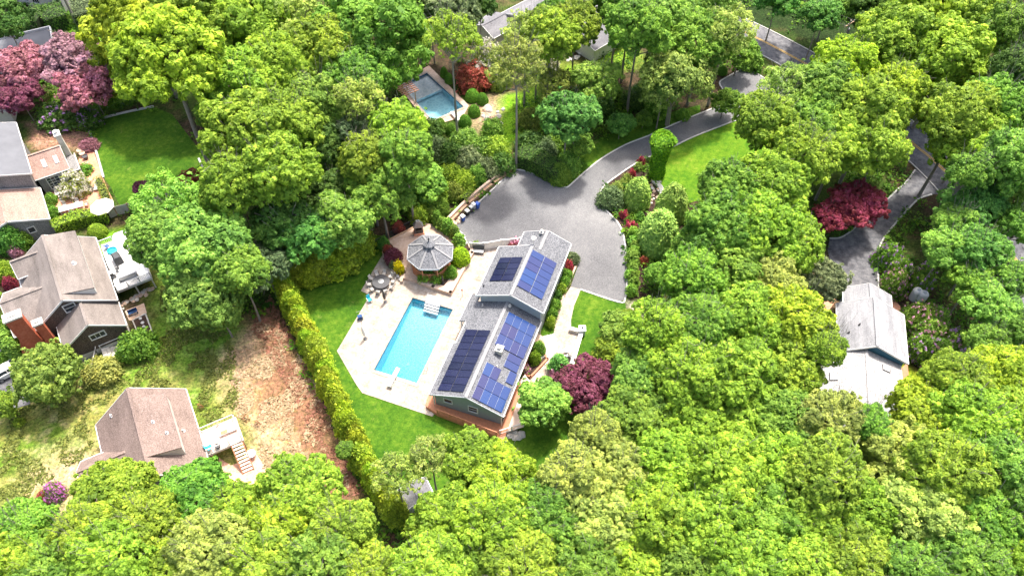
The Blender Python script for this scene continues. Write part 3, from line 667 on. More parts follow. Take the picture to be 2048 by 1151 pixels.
# rocks piled under the railing
rng = random.Random(4)
for k in range(16):
    x, y = rng.uniform(1012, 1046), 0; y = 866-(x-1012)*.25+rng.uniform(2, 16)
    mb = MB(); r_ = rng.uniform(.28, .5); mb.rock((0, 0, 0), r_, rng); o = mb.build('boulder', M['concrete'], smooth=False); o.location = g(x, y, 0)
    tag(o, 'pale boulder in the heap below the white deck railing', 'boulder', 'boulders heaped below the deck')

# --- taupe house with the tall brick chimney -------------------------------
F2 = Fr(120.41); H2, o2 = house(F2, -17.5, 84, 'chimney_house', 'large taupe-roofed house with dormers, dark shake gables and a tall red brick chimney')
gable(H2, o2, -22.6, -12.3, 79.8, 92.3, 4, 7.5, -17.7, 'shake', 'rooftaupe')
k2 = 3.5/5.4; z2 = lambda x: 7.5-abs(x+17.7)*k2
mb = MB(o2)   # shed dormer on the right slope
zd = lambda x, y: 7.45-(x+17.7)*.27
plate(mb, [(-17.75, 80.9), (-14.0, 80.9), (-14.0, 92.2), (-17.75, 92.2)], zd, .14); mb.build('dormer_roof', M['rooftaupe'], H2)
mb = MB(o2)
for t_ in (81.0, 91.9): mb.add([(-17.7, t_, 7.3), (-14.15, t_, z2(-14.15)-.05), (-14.15, t_, zd(-14.15, 0)-.1), (-17.7, t_+.12, 7.3), (-14.15, t_+.12, z2(-14.15)-.05), (-14.15, t_+.12, zd(-14.15, 0)-.1)], [(0, 1, 2), (5, 4, 3), (0, 2, 5, 3), (1, 4, 5, 2), (0, 3, 4, 1)])
mb.box(-14.2, -14.1, 81.05, 91.95, z2(-14.15)-.05, zd(-14.15, 0)-.1); mb.build('dormer_wall', M['white'], H2)
gable(H2, o2, -20.1, -12.4, 75.8, 80.1, 3.3, 6.0, -16.15, 'shake', 'rooftaupe', rake=(1, 0))
gable(H2, o2, 80.6, 88.6, -24.9, -18.5, 3.8, 6.0, 84.8, 'shake', 'rooftaupe', along='S', rake=(1, 0))
gable(H2, o2, 88.9, 92.6, -22.5, -18.0, 5.0, 6.5, 90.75, 'offwhite', 'rooftaupe', along='S', rake=(1, 0), zb=2.0)
mb = MB(o2); mb.prism([(-22.9, 88.7), (-20.4, 88.7), (-20.4, 92.2), (-22.9, 92.2)], 0, 3.4); mb.build('bay', M['offwhite'], H2)
mb = MB(o2); mb.box(-20.0, -12.7, 76.05, 80, 0, .9); mb.build('foundation', M['offwhite'], H2)
for (sx, tx, zx, wd, dp) in ((-23.25, 79.6, 8.1, 1.9, 1.1), (-21.3, 79.0, 6.2, 1.0, .8)):
    mb = MB(o2)
    w2_ = wd*1.25; mb.hexa([(sx-w2_, tx-dp/2, 0), (sx+w2_*.6, tx-dp/2, 0), (sx+w2_*.6, tx+dp/2, 0), (sx-w2_, tx+dp/2, 0)], [(sx-wd/2, tx-dp/2, zx*.55), (sx+wd/2, tx-dp/2, zx*.55), (sx+wd/2, tx+dp/2, zx*.55), (sx-wd/2, tx+dp/2, zx*.55)])
    mb.box(sx-wd/2+.002, sx+wd/2-.002, tx-dp/2+.002, tx+dp/2-.002, zx*.55, zx); ch = mb.build('chimney', M['brick'], H2)
    mb = MB(o2); mb.box(sx-wd/2-.12, sx+wd/2+.12, tx-dp/2-.12, tx+dp/2+.12, zx, zx+.25); mb.box(sx-wd/4, sx+wd/4, tx-.2, tx+.2, zx+.25, zx+.45); mb.build('chimney_cap', M['offwhite'], ch)
window(H2, o2, (-17.5, 80.06, 5.6), 1.25, 1.2, 'T-', n=(1, 2)); window(H2, o2, (-15.9, 76.06, 3.3), 1.7, .8, 'T-', n=(3, 1))
window(H2, o2, (-20.5, 76.5, 2), .01, .01, 'T-') if False else None
for t_ in (84, 87, 90): window(H2, o2, (-12.65, t_, 3.1), 1.4, 1.1, 'S+', n=(2, 1))
vent(H2, o2, -15.3, 85.9, zd(-15.3, 0), .18, .3, 'white', 'roof_vent')
# raised white deck of that house, with steps down the far end
wdk = thing('white_deck', 'raised white railed deck on the right side of the brick-chimney house', 'deck', F2.w(-10, 88), F2.rz); ow = (-10, 88, 0)
mb = MB(ow); mb.box(-12.3, -7.6, 83.0, 92.4, 2.0, 2.2); mb.box(-12.25, -7.65, 83.05, 92.35, 1.75, 1.999); mb.build('deck_floor', M['white'], wdk)
mb = MB(ow); mb.box(-10.6, -8.2, 92.4, 93.6, 1.6, 1.75); mb.box(-10.6, -8.2, 93.6, 94.4, 1.2, 1.35)
for k in range(5): mb.box(-10.4, -8.4, 94.4+k*.3, 94.7+k*.3, 1.0-k*.2, 1.05-k*.2)
mb.build('steps', M['white'], wdk)
mb = MB(ow); rail(mb, [(-12.2, 83.08), (-7.68, 83.08), (-7.68, 92.3), (-8.3, 92.32)], 2.2, step=.2); rail(mb, [(-12.2, 92.3), (-10.6, 92.3)], 2.2, step=.2); mb.build('railing', M['white'], wdk)
for x, y in ((-7.8, 83.2), (-7.8, 87.5), (-7.8, 92.1), (-10, 83.2)):
    mb = MB(ow); mb.box(x-.09, x+.09, y-.09, y+.09, 0, 1.8); mb.build('post', M['offwhite'], wdk)

# --- brown-roofed house, lower left ----------------------------------------
F4 = Fr(117.78); H4, o4 = house(F4, -16.7, 56.5, 'brown_roof_house', 'brown-shingled gable house with a long shed dormer, half under the lower-left trees')
gable(H4, o4, -21.95, -11.5, 50.2, 62.3, 3.2, 7.5, -16.75, 'shakegrey', 'roofbrown')
mb = MB(o4); zd4 = lambda x, y: 7.47-(x+16.75)*.26
plate(mb, [(-16.8, 52.6), (-13.2, 52.6), (-13.2, 60.6), (-16.8, 60.6)], zd4, .12); mb.build('dormer_roof', M['roofbrown'], H4)
z4 = lambda x: 7.5-abs(x+16.75)*.827; mb = MB(o4); xx = -13.35
for t_ in (52.75, 60.3): mb.add([(-16.7, t_, 7.35), (xx, t_, z4(xx)-.05), (xx, t_, zd4(xx, 0)-.08), (-16.7, t_+.1, 7.35), (xx, t_+.1, z4(xx)-.05), (xx, t_+.1, zd4(xx, 0)-.08)], [(0, 1, 2), (5, 4, 3), (0, 2, 5, 3), (1, 4, 5, 2), (0, 3, 4, 1)])
mb.box(xx-.05, xx+.05, 52.8, 60.35, z4(xx)-.05, zd4(xx, 0)-.08); mb.build('dormer_wall', M['offwhite'], H4)
gable(H4, o4, 52.0, 58.2, -24.2, -18.0, 3.4, 5.6, 55.6, 'shakegrey', 'roofbrown', along='S', rake=(1, 0))
for x, y, zf in ((-19.6, 61.2, z4(-19.6)), (-14.2, 54.9, zd4(-14.2, 0)), (-12.9, 56.0, z4(-12.9)), (-15.2, 56.8, zd4(-15.2, 0))): vent(H4, o4, x, y, zf, .11, .35, 'white')
window(H4, o4, (-11.85, 58.5, 1.9), 1.2, 1.1, 'S+', n=(1, 2))
d4 = thing('raised_deck', 'sun-bleached raised deck with open stairs on the right side of the brown-roofed house', 'deck', F4.w(-9.5, 54.5), F4.rz); o = (-9.5, 54.5, 0)
mb = MB(o); mb.box(-11.45, -7.4, 53.0, 56.2, 2.3, 2.45); mb.build('deck_floor', M['deckpale'], d4)
mb = MB(o); mb.box(-11.45, -7.4, 52.9, 53.0, 2.1, 2.46); mb.box(-7.4, -7.3, 52.9, 56.3, 2.1, 2.46); mb.box(-11.45, -7.4, 56.2, 56.3, 2.1, 2.46); mb.build('skirt', M['offwhite'], d4)
mb = MB(o); rail(mb, [(-11.4, 56.15), (-7.45, 56.15), (-7.45, 53.05)], 2.45, step=.3); rail(mb, [(-11.4, 53.05), (-8.9, 53.05)], 2.45, bal=False); mb.build('railing', M['offwhite'], d4)
mb = MB(o)
for k in range(9): mb.box(-8.75, -7.55, 52.6-k*.3, 52.87-k*.3, 2.2-k*.25, 2.25-k*.25)
mb.build('stair_treads', M['deckpale'], d4)
mb = MB(o)
for x in (-8.82, -7.5): mb.beam((x, 52.9, 2.3), (x, 50.1, .05), .07, .25)
mb.build('stair_stringers', M['cedar'], d4)
for x, y in ((-7.5, 53.2), (-11.2, 53.2), (-7.5, 56.0)):
    mb = MB(o); mb.box(x-.08, x+.08, y-.08, y+.08, 0, 2.15); mb.build('post', M['timber'], d4)

# --- white-roofed blue house on the right ----------------------------------
F5 = Fr(77.16); H5, o5 = house(F5, 31.2, 62, 'white_roof_house', 'blue-sided house with long bright white roofs, standing among the trees on the right')
gable(H5, o5, 27.15, 35.5, 62.6, 70.2, 3.5, 5.9, 31.05, 'sidingblue', 'roofwhite')
gable(H5, o5, 28.2, 34.3, 70.2, 73.5, 3.0, 4.7, 31.1, 'sidingblue', 'roofwhite', rake=(0, 1))
gable(H5, o5, 25.0, 34.9, 50.5, 62.8, 2.7, 4.6, 30.2, 'sidingblue', 'roofpale', rake=(1, 0))
for s_, t_ in ((28.3, 65.2), (29.4, 66.2)): vent(H5, o5, s_, t_, 3.5+(s_-27.15)*.615, .09, .35, 'dark')
zz = lambda x: 4.6-abs(x-30.2)*(1.9/4.7)
for (x, y, w_, l_) in ((32.8, 61.2, 1.0, .8), (26.4, 61.0, .9, 1.0), (26.6, 58.8, .9, 1.1)):
    mb = MB(o5); q = [(x-w_/2, y-l_/2), (x+w_/2, y-l_/2), (x+w_/2, y+l_/2), (x-w_/2, y+l_/2)]; zb_ = lambda a, b: (4.6-(a-30.2)*.404 if x > 30.2 else 2.7+(a-25)*.365)
    mb.prism(q, lambda a, b: zb_(a, b)-.1, lambda a, b: zb_(a, b)+.12); sk = mb.build('skylight', M['dark'], H5)
    q = [(x-w_/2+.08, y-l_/2+.08), (x+w_/2-.08, y-l_/2+.08), (x+w_/2-.08, y+l_/2-.08), (x-w_/2+.08, y+l_/2-.08)]
    mb = MB(o5); mb.prism(q, lambda a, b: zb_(a, b)+.1, lambda a, b: zb_(a, b)+.15); mb.build('pane', M['white'], sk)
for t_ in (65, 68): window(H5, o5, (27.5, t_, 2.2), 1.1, 1.1, 'S-'); window(H5, o5, (35.15, t_, 2.2), 1.1, 1.1, 'S+')
sheet('brick_path', [(1660, 592), (1672, 600), (1655, 625), (1635, 632), (1640, 610)], .05, M['brick_patio'])
sheet('brick_path', [(1786, 596), (1800, 612), (1802, 630), (1780, 625)], .05, M['brick_patio'])
dk5 = thing('side_deck', 'narrow terracotta deck strip below the white-roofed house gable', 'deck', g(1810, 752)); x_, y_, _ = g(1810, 752)
mb = MB((x_, y_, 0)); q = [g(*p)[:2] for p in [(1798, 742), (1812, 728), (1815, 762), (1800, 770)]]; mb.prism(q, .3, .5); mb.build('deck_floor', M['cedar'], dk5)
mb = MB((x_, y_, 0)); mb.prism([(a*.998+x_*.002, b*.998+y_*.002) for a, b in q], 0, .3); mb.build('skirt', M['timber'], dk5)

# --- grey and tan house, upper left ----------------------------------------
F3 = Fr(120.32); H3, o3 = house(F3, -18, 110, 'grey_tan_house', 'rambling house with one slate-grey and two speckled tan roofs at the left edge')
gable(H3, o3, -28.5, -17.3, 107.4, 120.3, 5.9, 8.0, -22.9, 'shakegrey', 'flatgrey', over=.5)
gable(H3, o3, 109.0, 115.0, -17.7, -12.7, 3.4, 5.4, 112.2, 'shakegrey', 'rooftan', along='S', rake=(0, 1), zeL=3.4)
gable(H3, o3, -28.0, -17.4, 100.3, 107.5, 3.0, 5.0, -22.2, 'shakegrey', 'rooftan')
mb = MB(o3); mb.box(-12.75, -12.0, 113.3, 114.5, 0, 6.2); c_ = mb.build('chimney', M['offwhite'], H3); mb = MB(o3); mb.box(-12.85, -11.9, 113.2, 114.6, 6.2, 6.4); mb.lathe((-12.4, 113.9, 6.4), [(.3, 0), (.3, .35), (.34, .36), (.34, .42)], 12); mb.build('chimney_pot', M['white'], c_)
mb = MB(o3); mb.prism([(-12.9, 109.2), (-11.6, 109.4), (-11.6, 113.2), (-12.9, 113.2)], 0, 2.4); mb.build('side_porch', M['shakegrey'], H3)
mb = MB(o3); mb.beam((-11.55, 109.3, 2.45), (-11.55, 113.3, 2.45), .14, .14); mb.beam((-12.8, 109.3, 2.45), (-11.55, 109.3, 2.45), .14, .14); mb.build('porch_trim', M['white'], H3)
for (t_, s_, z_) in ((113.5, -16.2, 4.55), (113.5, -14.0, 4.55), (110.6, -15.6, 4.35), (110.6, -13.9, 4.35)):
    mb = MB(o3); dz = .12; kk = (5.4-3.4)/3.2 if t_ < 112.2 else -(5.4-3.4)/2.8
    zq = lambda a, b: (3.4+(b-109)*.625 if t_ < 112.2 else 3.4+(115-b)*.714)
    q = [(s_-.28, t_-.5), (s_+.28, t_-.5), (s_+.28, t_+.5), (s_-.28, t_+.5)]
    mb.prism(q, lambda a, b: zq(a, b)-.1, lambda a, b: zq(a, b)+dz); mb.build('skylight', M['white'], H3)
window(H3, o3, (-15.5, 109.28, 1.75), 1.6, 2.0, 'T-', n=(3, 4)); window(H3, o3, (-13.8, 109.28, 1.75), 1.3, 2.0, 'T-', n=(2, 1))
window(H3, o3, (-20.2, 100.58, 2.0), .8, .9, 'T-')
mb = MB(o3)
mb.box(-16.2, -13.6, 107.6, 109.2, .55, .7)
for k in range(3): mb.box(-15.9, -13.9, 107.2-k*.35, 107.56-k*.35, .4-k*.18, .5-k*.18)
mb.build('entry_steps', M['offwhite'], H3)
sheet('brick_terrace', [(95, 385), (120, 375), (150, 340), (165, 300), (188, 305), (206, 355), (212, 370), (226, 400), (215, 425), (180, 430), (115, 442), (100, 420)], .06, M['brick_patio'])

# --- far houses -------------------------------------------------------------
a_, b__ = g(1010, 14, 5), g(1060, -12, 5); ang = math.degrees(math.atan2(b__[1]-a_[1], b__[0]-a_[0]))
F6 = Fr(ang); s6, t6 = F6.l(1045, 33, 4.5)
H6, o6 = house(F6, s6, t6+6, 'far_grey_house', 'low grey-roofed house behind the trees at the top centre')
gable(H6, o6, s6-4.5, s6+5.5, t6-1, t6+16, 3.5, 5.3, s6+.5, 'offwhite', 'rooflight', over=.4)
gable(H6, o6, s6-6.5, s6-.5, t6-6.5, t6-1, 2.8, 3.9, s6-3.5, 'offwhite', 'rooflight', over=.4, rake=(1, 0))
gable(H6, o6, s6+5.5, s6+14, t6+4, t6+13, 2.8, 4.2, s6+9.5, 'offwhite', 'rooflight', over=.4)
for k in range(3): window(H6, o6, (s6+1.5+k*1.3, t6-.7, 2.1), .8, 1.0, 'T-', n=(1, 2))
x_, y_, _ = g(52, 14)
H7 = thing('corner_house', 'cream house wall with dark windows at the top left corner', 'house', (x_, y_, 0), math.radians(-18))
gable(H7, (0, 0, 0), .2, 8, -6, 9, 3.4, 5.6, 4, 'offwhite', 'rooflight', along='S')
for k in range(3): window(H7, (0, 0, 0), (-2.6+k*2.6, .55, 1.9), 1.5, 1.7, 'T-', n=(3, 1))
x_, y_, _ = g(52, 95, 3)
H8 = thing('maple_house', 'small flat-roofed white-trimmed house behind the plum trees at the left edge', 'house', (x_, y_, 0), math.radians(25))
mb = MB(); mb.box(-8, 4, -5.5, 4, 0, 2.8); mb.build('wall', M['offwhite'], H8)
mb = MB(); mb.box(-8.3, 4.3, -5.8, 4.3, 2.8, 3.0); mb.build('roof', M['flatgrey'], H8)
mb = MB()
for q in ((-8.4, 4.4, 4.3, 4.5), (-8.4, 4.4, -6, -5.8), (4.3, 4.5, -5.8, 4.3), (-8.5, -8.3, -5.8, 4.3)): mb.box(*q, 2.75, 3.35)
mb.build('trim', M['white'], H8); window(H8, (0, 0, 0), (1, -5.5, 1.6), 1.4, 1.2, 'T-', n=(2, 1)); window(H8, (0, 0, 0), (4, 0, 1.6), 1.4, 1.2, 'S+', n=(2, 1))
x_, y_, _ = g(5, 195, 2.5)
H9 = thing('white_shed', 'white-roofed shed at the left edge under the plum trees', 'shed', (x_, y_, 0), math.radians(15))
gable(H9, (0, 0, 0), -3.4, 1.6, -4, 4, 2.3, 3.3, -1, 'offwhite', 'roofwhite')
x_, y_, _ = g(832, 985, 2)
H10 = thing('garden_shed', 'small grey-roofed garden shed among the trees below the lawn', 'shed', (x_, y_, 0), math.radians(28))
gable(H10, (0, 0, 0), -1.7, 1.7, -1.3, 1.3, 1.9, 2.6, 0, 'offwhite', 'rooflight', over=.2); mb = MB(); mb.box(-.5, .5, -1.12, -1.0, .05, 1.7); mb.build('door', M['timber'], H10)

# ------------------------------------------------------------------ terrace, gazebo and pool-side things
def at(x, y, z=0): return g(x, y, z)
TZ = .55
TER = [(776, 480), (829, 453), (848, 445), (880, 452), (921, 481), (942, 490), (944, 505), (901, 583), (866, 572), (835, 562), (803, 555), (787, 541), (772, 519), (764, 503)]
tx, ty, _ = at(860, 510)
ter = thing('terrace', 'raised stone terrace with retaining walls under the octagonal gazebo', 'terrace', (tx, ty, 0)); ot = (tx, ty, 0)
q = [p[:2] for p in gp(TER, TZ)]
mb = MB(ot); mb.prism(q, .0, TZ); mb.build('terrace_floor', M['paver'], ter)
def wallrun(name, mat, par, off, pts, wd, z0, z1):
    mb = MB(off); p = [Vector((*a[:2], 0)) for a in pts]
    for a, b in zip(p[:-1], p[1:]):
        d = (b-a).normalized(); n = Vector((-d.y, d.x, 0))*wd/2; a2 = a-d*wd/2; b2 = b+d*wd/2
        mb.hexa([(*v.xy, z0) for v in (a2-n, b2-n, b2+n, a2+n)], [(*v.xy, z1) for v in (a2-n, b2-n, b2+n, a2+n)])
    return mb.build(name, mat, par)
wallrun('retaining_wall', M['paver'], ter, ot, gp([(838, 563), (866, 573), (901, 584), (944, 505), (943, 492)], .6), .4, 0, .72)
wallrun('retaining_wall', M['timber'], ter, ot, gp([(776, 480), (829, 453)], .6), .3, 0, .62)
mb = MB(ot)
for k in range(3):
    a, b = at(806, 548+k*3.4, .4), at(838, 556+k*3.4, .4); mb.beam((a[0], a[1], .36-k*.15), (b[0], b[1], .36-k*.15), .4, .12)
mb.build('steps', M['paver'], ter)
wallrun('step_cheek', M['paver'], ter, ot, gp([(804, 544), (803, 560)], .6), .35, 0, .6)
bed = [(839, 553), (862, 564), (888, 571), (900, 555), (925, 522), (940, 500), (936, 488), (925, 484), (905, 520), (885, 535), (860, 542), (845, 540)]
mb = MB(ot); mb.prism([p[:2] for p in gp(bed, TZ)], TZ-.05, TZ+.05); mb.build('planting_bed', M['mulch'], ter)
bed = [(776, 482), (786, 492), (800, 520), (812, 545), (800, 552), (785, 538), (772, 516), (765, 503)]
mb = MB(ot); mb.prism([p[:2] for p in gp(bed, TZ)], TZ-.05, TZ+.05); mb.build('planting_bed', M['mulch'], ter)
rng = random.Random(11)
for i, (x, y) in enumerate([(768, 503), (771, 512), (776, 521), (781, 530), (786, 538), (791, 545), (797, 551), (802, 558), (774, 506), (780, 515), (765, 494)]):
    mb = MB(); mb.rock((0, 0, 0), rng.uniform(.28, .42), rng); o = mb.build('boulder', M['concrete']); o.location = at(x, y, .25)
    tag(o, 'pale edging boulder along the curved left side of the gazebo terrace', 'boulder', 'boulders edging the gazebo terrace')

GZ = .7
gx, gy_, _ = at(860.3, 503.5, 3.15+GZ)
gz = thing('gazebo', 'octagonal cedar gazebo with grey shingled roof and lattice railing on the terrace', 'gazebo', (gx, gy_, TZ), math.radians(22.5))
RG = 3.3
def octa(r, z, n=8): return [(r*math.cos(2*math.pi*k/n), r*math.sin(2*math.pi*k/n), z) for k in range(n)]
mb = MB(); mb.prism([p[:2] for p in octa(2.75, 0)], 0, .35); mb.build('floor', M['cedar'], gz)
e8, c8 = octa(RG, 2.55+GZ), octa(.6, 3.95+GZ); mb = MB()
for k in range(8): j = (k+1) % 8; mb.hexa([(*e8[k][:2], 2.4+GZ), (*e8[j][:2], 2.4+GZ), (*c8[j][:2], 3.8+GZ), (*c8[k][:2], 3.8+GZ)], [e8[k], e8[j], c8[j], c8[k]])
rf = mb.build('roof', M['roofgrey'], gz)
mb = MB()
for k in range(8): mb.beam((*e8[k][:2], 2.6+GZ), (*c8[k][:2], 4.0+GZ), .26, .05)
mb.build('hip_cap', M['roofcap'], rf)
mb = MB()
for k in range(8): mb.beam((*e8[k][:2], 2.47+GZ), (*e8[(k+1) % 8][:2], 2.47+GZ), .06, .2)
mb.build('fascia', M['trimgrey'], rf)
mb = MB(); mb.lathe((0, 0, 3.95+GZ), [(.62, -.1), (.62, .3), (.85, .3), (.85, .38), (.12, .85)], 8); cu = mb.build('cupola', M['roofgrey'], gz)
mb = MB(); mb.lathe((0, 0, 4.75+GZ), [(.07, 0), (.07, .3), (.14, .42), (.04, .62), (.01, .9)], 8); mb.build('finial', M['black'], cu)
p8 = octa(2.65, 0)
for k in range(8):
    mb = MB(); x, y, _ = p8[k]; mb.box(x-.08, x+.08, y-.08, y+.08, .35, 2.45+GZ); mb.build('post', M['cedar'], gz)
for k in range(8):
    if k == 3: continue
    a, b = Vector(p8[k]), Vector(p8[(k+1) % 8]); mb = MB()
    for z in (.5, 1.45): mb.beam((*a.xy, z), (*b.xy, z), .07, .08)
    for i in range(9):
        u = a+(b-a)*i/9; v2 = a+(b-a)*(i+1)/9; mb.beam((*u.xy, .5), (*v2.xy, 1.42), .04, .06); mb.beam((*v2.xy, .5), (*u.xy, 1.42), .035, .06)
    mb.build('lattice_panel', M['cedar'], gz)
    mb = MB(); mb.beam((*a.xy, 2.25+GZ), (*b.xy, 2.25+GZ), .07, .3); mb.build('header', M['dark'], gz)
# stone fireplace behind the gazebo
x, y, _ = at(838, 466, TZ); fp = thing('outdoor_fireplace', 'grey outdoor fireplace with pitched hood standing behind the gazebo', 'fireplace', (x, y, TZ), math.radians(12))
mb = MB(); mb.box(-.75, .75, -.5, .5, 0, .4); mb.build('hearth', M['brick_patio'], fp)
mb = MB(); mb.box(-.62, -.42, -.4, .4, .4, 1.5); mb.box(.42, .62, -.4, .4, .4, 1.5); mb.box(-.42, .42, .3, .4, .4, 1.5); mb.box(-.66, .66, -.44, .44, 1.5, 1.62); mb.build('firebox', M['dark'], fp)
mb = MB(); mb.hexa([(-.7, -.5, 1.62), (.7, -.5, 1.62), (.7, .5, 1.62), (-.7, .5, 1.62)], [(-.25, -.2, 2.6), (.25, -.2, 2.6), (.25, .2, 2.6), (-.25, .2, 2.6)]); mb.build('hood', M['steel'], fp)
mb = MB(); mb.box(-.4, .4, -.42, -.38, .45, 1.1); mb.build('fire_screen', M['black'], fp)
# slatted glass-and-wire fence behind the terrace
x, y, _ = at(780, 470); fn = thing('mesh_fence', 'low dark mesh fence behind the gazebo terrace', 'fence', (x, y, 0)); of = (x, y, 0)
pts = gp([(725, 506), (778, 478), (832, 448), (880, 430)]); mb = MB(of)
for a, b in zip(pts[:-1], pts[1:]):
    mb.beam((*a[:2], 1.25), (*b[:2], 1.25), .05, .05); mb.beam((*a[:2], .15), (*b[:2], .15), .04, .04)
    for k in range(1, 40): u = [a[i]+(b[i]-a[i])*k/40 for i in (0, 1)]; mb.box(u[0]-.008, u[0]+.008, u[1]-.008, u[1]+.008, .15, 1.25)
mb.build('mesh_panel', M['dark'], fn)
for a in pts: mb = MB(of); mb.box(a[0]-.05, a[0]+.05, a[1]-.05, a[1]+.05, 0, 1.4); mb.build('post', M['timber'], fn)

# dining table ringed by chairs
x, y, _ = at(762, 563, .75); DT = (x, y)
t = thing('dining_table', 'large round dark patio table ringed by metal chairs near the gazebo', 'table', (x, y, .09))
mb = MB(); mb.lathe((0, 0, .7), [(1.15, 0), (1.2, .02), (1.2, .05), (1.15, .06)], 32); mb.build('tabletop', M['dark'], t)
mb = MB(); mb.lathe((0, 0, .77), [(.38, 0), (.4, .03), (.1, .05)], 20); mb.build('lazy_susan', M['steel'], t)
for k in range(4): a = k*math.pi/2+.4; mb = MB(); mb.tube([(.25*math.cos(a), .25*math.sin(a), .7), (.7*math.cos(a), .7*math.sin(a), 0)], .035, 6); mb.build('leg', M['black'], t)
def chair_meshes(seat, frame):
    out = []
    mb = MB(); mb.box(-.25, .25, -.24, .24, .4, .47); out.append(('seat', mb.mesh('seat', M[seat])))
    mb = MB(); mb.hexa([(-.24, .22, .5), (.24, .22, .5), (.24, .26, .5), (-.24, .26, .5)], [(-.22, .34, 1.0), (.22, .34, 1.0), (.22, .38, 1.0), (-.22, .38, 1.0)]); out.append(('backrest', mb.mesh('backrest', M[seat])))
    for sx in (-.28, .28): mb = MB(); mb.beam((sx, -.22, .66), (sx, .28, .66), .05, .04); mb.beam((sx, -.22, .45), (sx, -.22, .66), .03, .03); out.append(('armrest', mb.mesh('armrest', M[frame])))
    for sx in (-.24, .24):
        for sy in (-.22, .24): mb = MB(); mb.tube([(sx, sy, .42), (sx*1.12, sy*1.12, 0)], .022, 6); out.append(('leg', mb.mesh('leg', M[frame])))
    return out
CH = {'stone': chair_meshes('concrete', 'dark'), 'dark': chair_meshes('dark', 'black'), 'blue': chair_meshes('blue', 'steel'), 'white': chair_meshes('white', 'white'), 'teal': chair_meshes('teal', 'white')}
def chair(kind, x, y, z, rz, label, group=None, name='patio_chair', cat='chair', sc_=1.0):
    c = thing(name, label, cat, (x, y, z), rz, group, (sc_,)*3)
    for n, m in CH[kind]: put(n, m, c)
    return c
for k in range(10):
    a = 2*math.pi*k/10+.15; chair('stone', DT[0]+1.62*math.cos(a), DT[1]+1.62*math.sin(a), .09, a-math.pi/2, f'grey metal chair at the {["right", "upper right, lower one", "upper right, higher one", "top, left one", "upper left", "left", "lower left, higher one", "bottom, left one", "bottom, right one", "lower right"][k]} of the round table', 'chairs around the round patio table')
def umbrella_closed(x, y, lean, mat, label, z=.09, h=2.7):
    u = thing('closed_umbrella', label, 'umbrella', (x, y, z))
    L = Vector((lean[0], lean[1], 1)).normalized()
    mb = MB(); mb.lathe((0, 0, 0), [(.28, 0), (.28, .08), (.06, .12), (.05, .3)], 14); mb.build('base', M['dark'], u)
    mb = MB(); mb.tube([tuple(L*.1), tuple(L*h)], .028, 8); mb.build('pole', M['steel'], u)
    mb = MB(); mb.tube([tuple(L*v) for v in (.75, .85, 1.4, 2.1, 2.55, h+.1)], [.10, .17, .21, .15, .08, .02], 10); mb.build('canopy', M[mat], u)
umbrella_closed(*at(774, 660-30-.1)[:2], (-.05, .0), 'black', 'folded black parasol standing just below the round patio table') if False else None
x, y, _ = at(771, 604, .09); umbrella_closed(x, y, (-.02, -.02), 'black', 'folded black parasol standing just below the round patio table')
x, y, _ = at(731, 677, .09); umbrella_closed(x, y, (-.05, 0), 'white', 'folded white parasol on the left side of the pool patio')
x, y, _ = at(740, 603, .09); chair('teal', x, y, .09, .6, 'pale blue chair at the patio edge below the round table', None, 'patio_chair', sc_=1.1)
x, y, _ = at(721, 638, .09); cart = thing('pool_cart', 'dark blue wheeled pool-tool cart at the left patio edge', 'cart', (x, y, .09), .3)
mb = MB(); mb.box(-.3, .3, -.22, .22, .25, .75); mb.build('bin', M['navy'], cart)
mb = MB(); mb.tube([(-.28, .25, .3), (-.3, .5, 1.1), (.3, .5, 1.1), (.28, .25, .3)], .025, 6); mb.build('handle', M['steel'], cart)
for sx in (-.34, .34): mb = MB(); mb.tube([(sx-.03, 0, .16), (sx+.03, 0, .16)], .16, 12); mb.build('wheel', M['black'], cart)
mb = MB(); mb.tube([(.1, -.1, .7), (.0, -1.0, .05)], .02, 6); mb.build('hose', M['black'], cart)
# diving board and white entry steps
dv = thing('diving_board', 'white diving board reaching over the lower end of the turquoise pool', 'diving board', at(786, 762, .09), ROTM)
mb = MB(); mb.box(-.26, .26, -1.1, 1.75, .52, .58); mb.build('board', M['white'], dv)
mb = MB(); mb.box(-.3, .3, -1.0, .1, .0, .18); mb.box(-.24, .24, -.9, -.6, .18, .52); mb.box(-.24, .24, -.2, .05, .18, .52); mb.build('stand', M['offwhite'], dv)
for sx in (-.32, .32): mb = MB(); mb.tube([(sx, -1.1, .0), (sx, -1.0, .95), (sx, .1, .95), (sx, .2, .5)], .022, 6); mb.build('handrail', M['steel'], dv)
st = thing('pool_steps', 'white drop-in steps with handrails at the top end of the turquoise pool', 'pool steps', at(868, 603, .09), ROTM)
mb = MB(); mb.box(-1.15, 1.15, -.3, .75, .02, .24)
for k in range(4): mb.box(-1.05, 1.05, -.3-(k+1)*.3, -.3-k*.3, -.1-k*.24, .14-k*.24)
mb.build('treads', M['white'], st)
for sx in (-1.0, 1.0): mb = MB(); mb.tube([(sx, .55, .05), (sx, .5, .9), (sx, -.2, .95), (sx, -1.1, .25), (sx, -1.15, -.3)], .03, 8); mb.build('handrail', M['steel'], st)
ld = thing('pool_ladder', 'bright metal ladder on the right edge of the turquoise pool', 'ladder', at(848, 740, .09), ROTM)
mb = MB()
for sy in (-.25, .25): mb.tube([(.45, sy, 0), (.4, sy, .6), (0, sy, .75), (-.12, sy, .3), (-.12, sy, -1.0)], .03, 8)
mb.build('rails', M['steel'], ld); mb = MB()
for z in (-.3, -.55, -.8): mb.box(-.2, -.05, -.24, .24, z, z+.04)
mb.build('rungs', M['white'], ld)
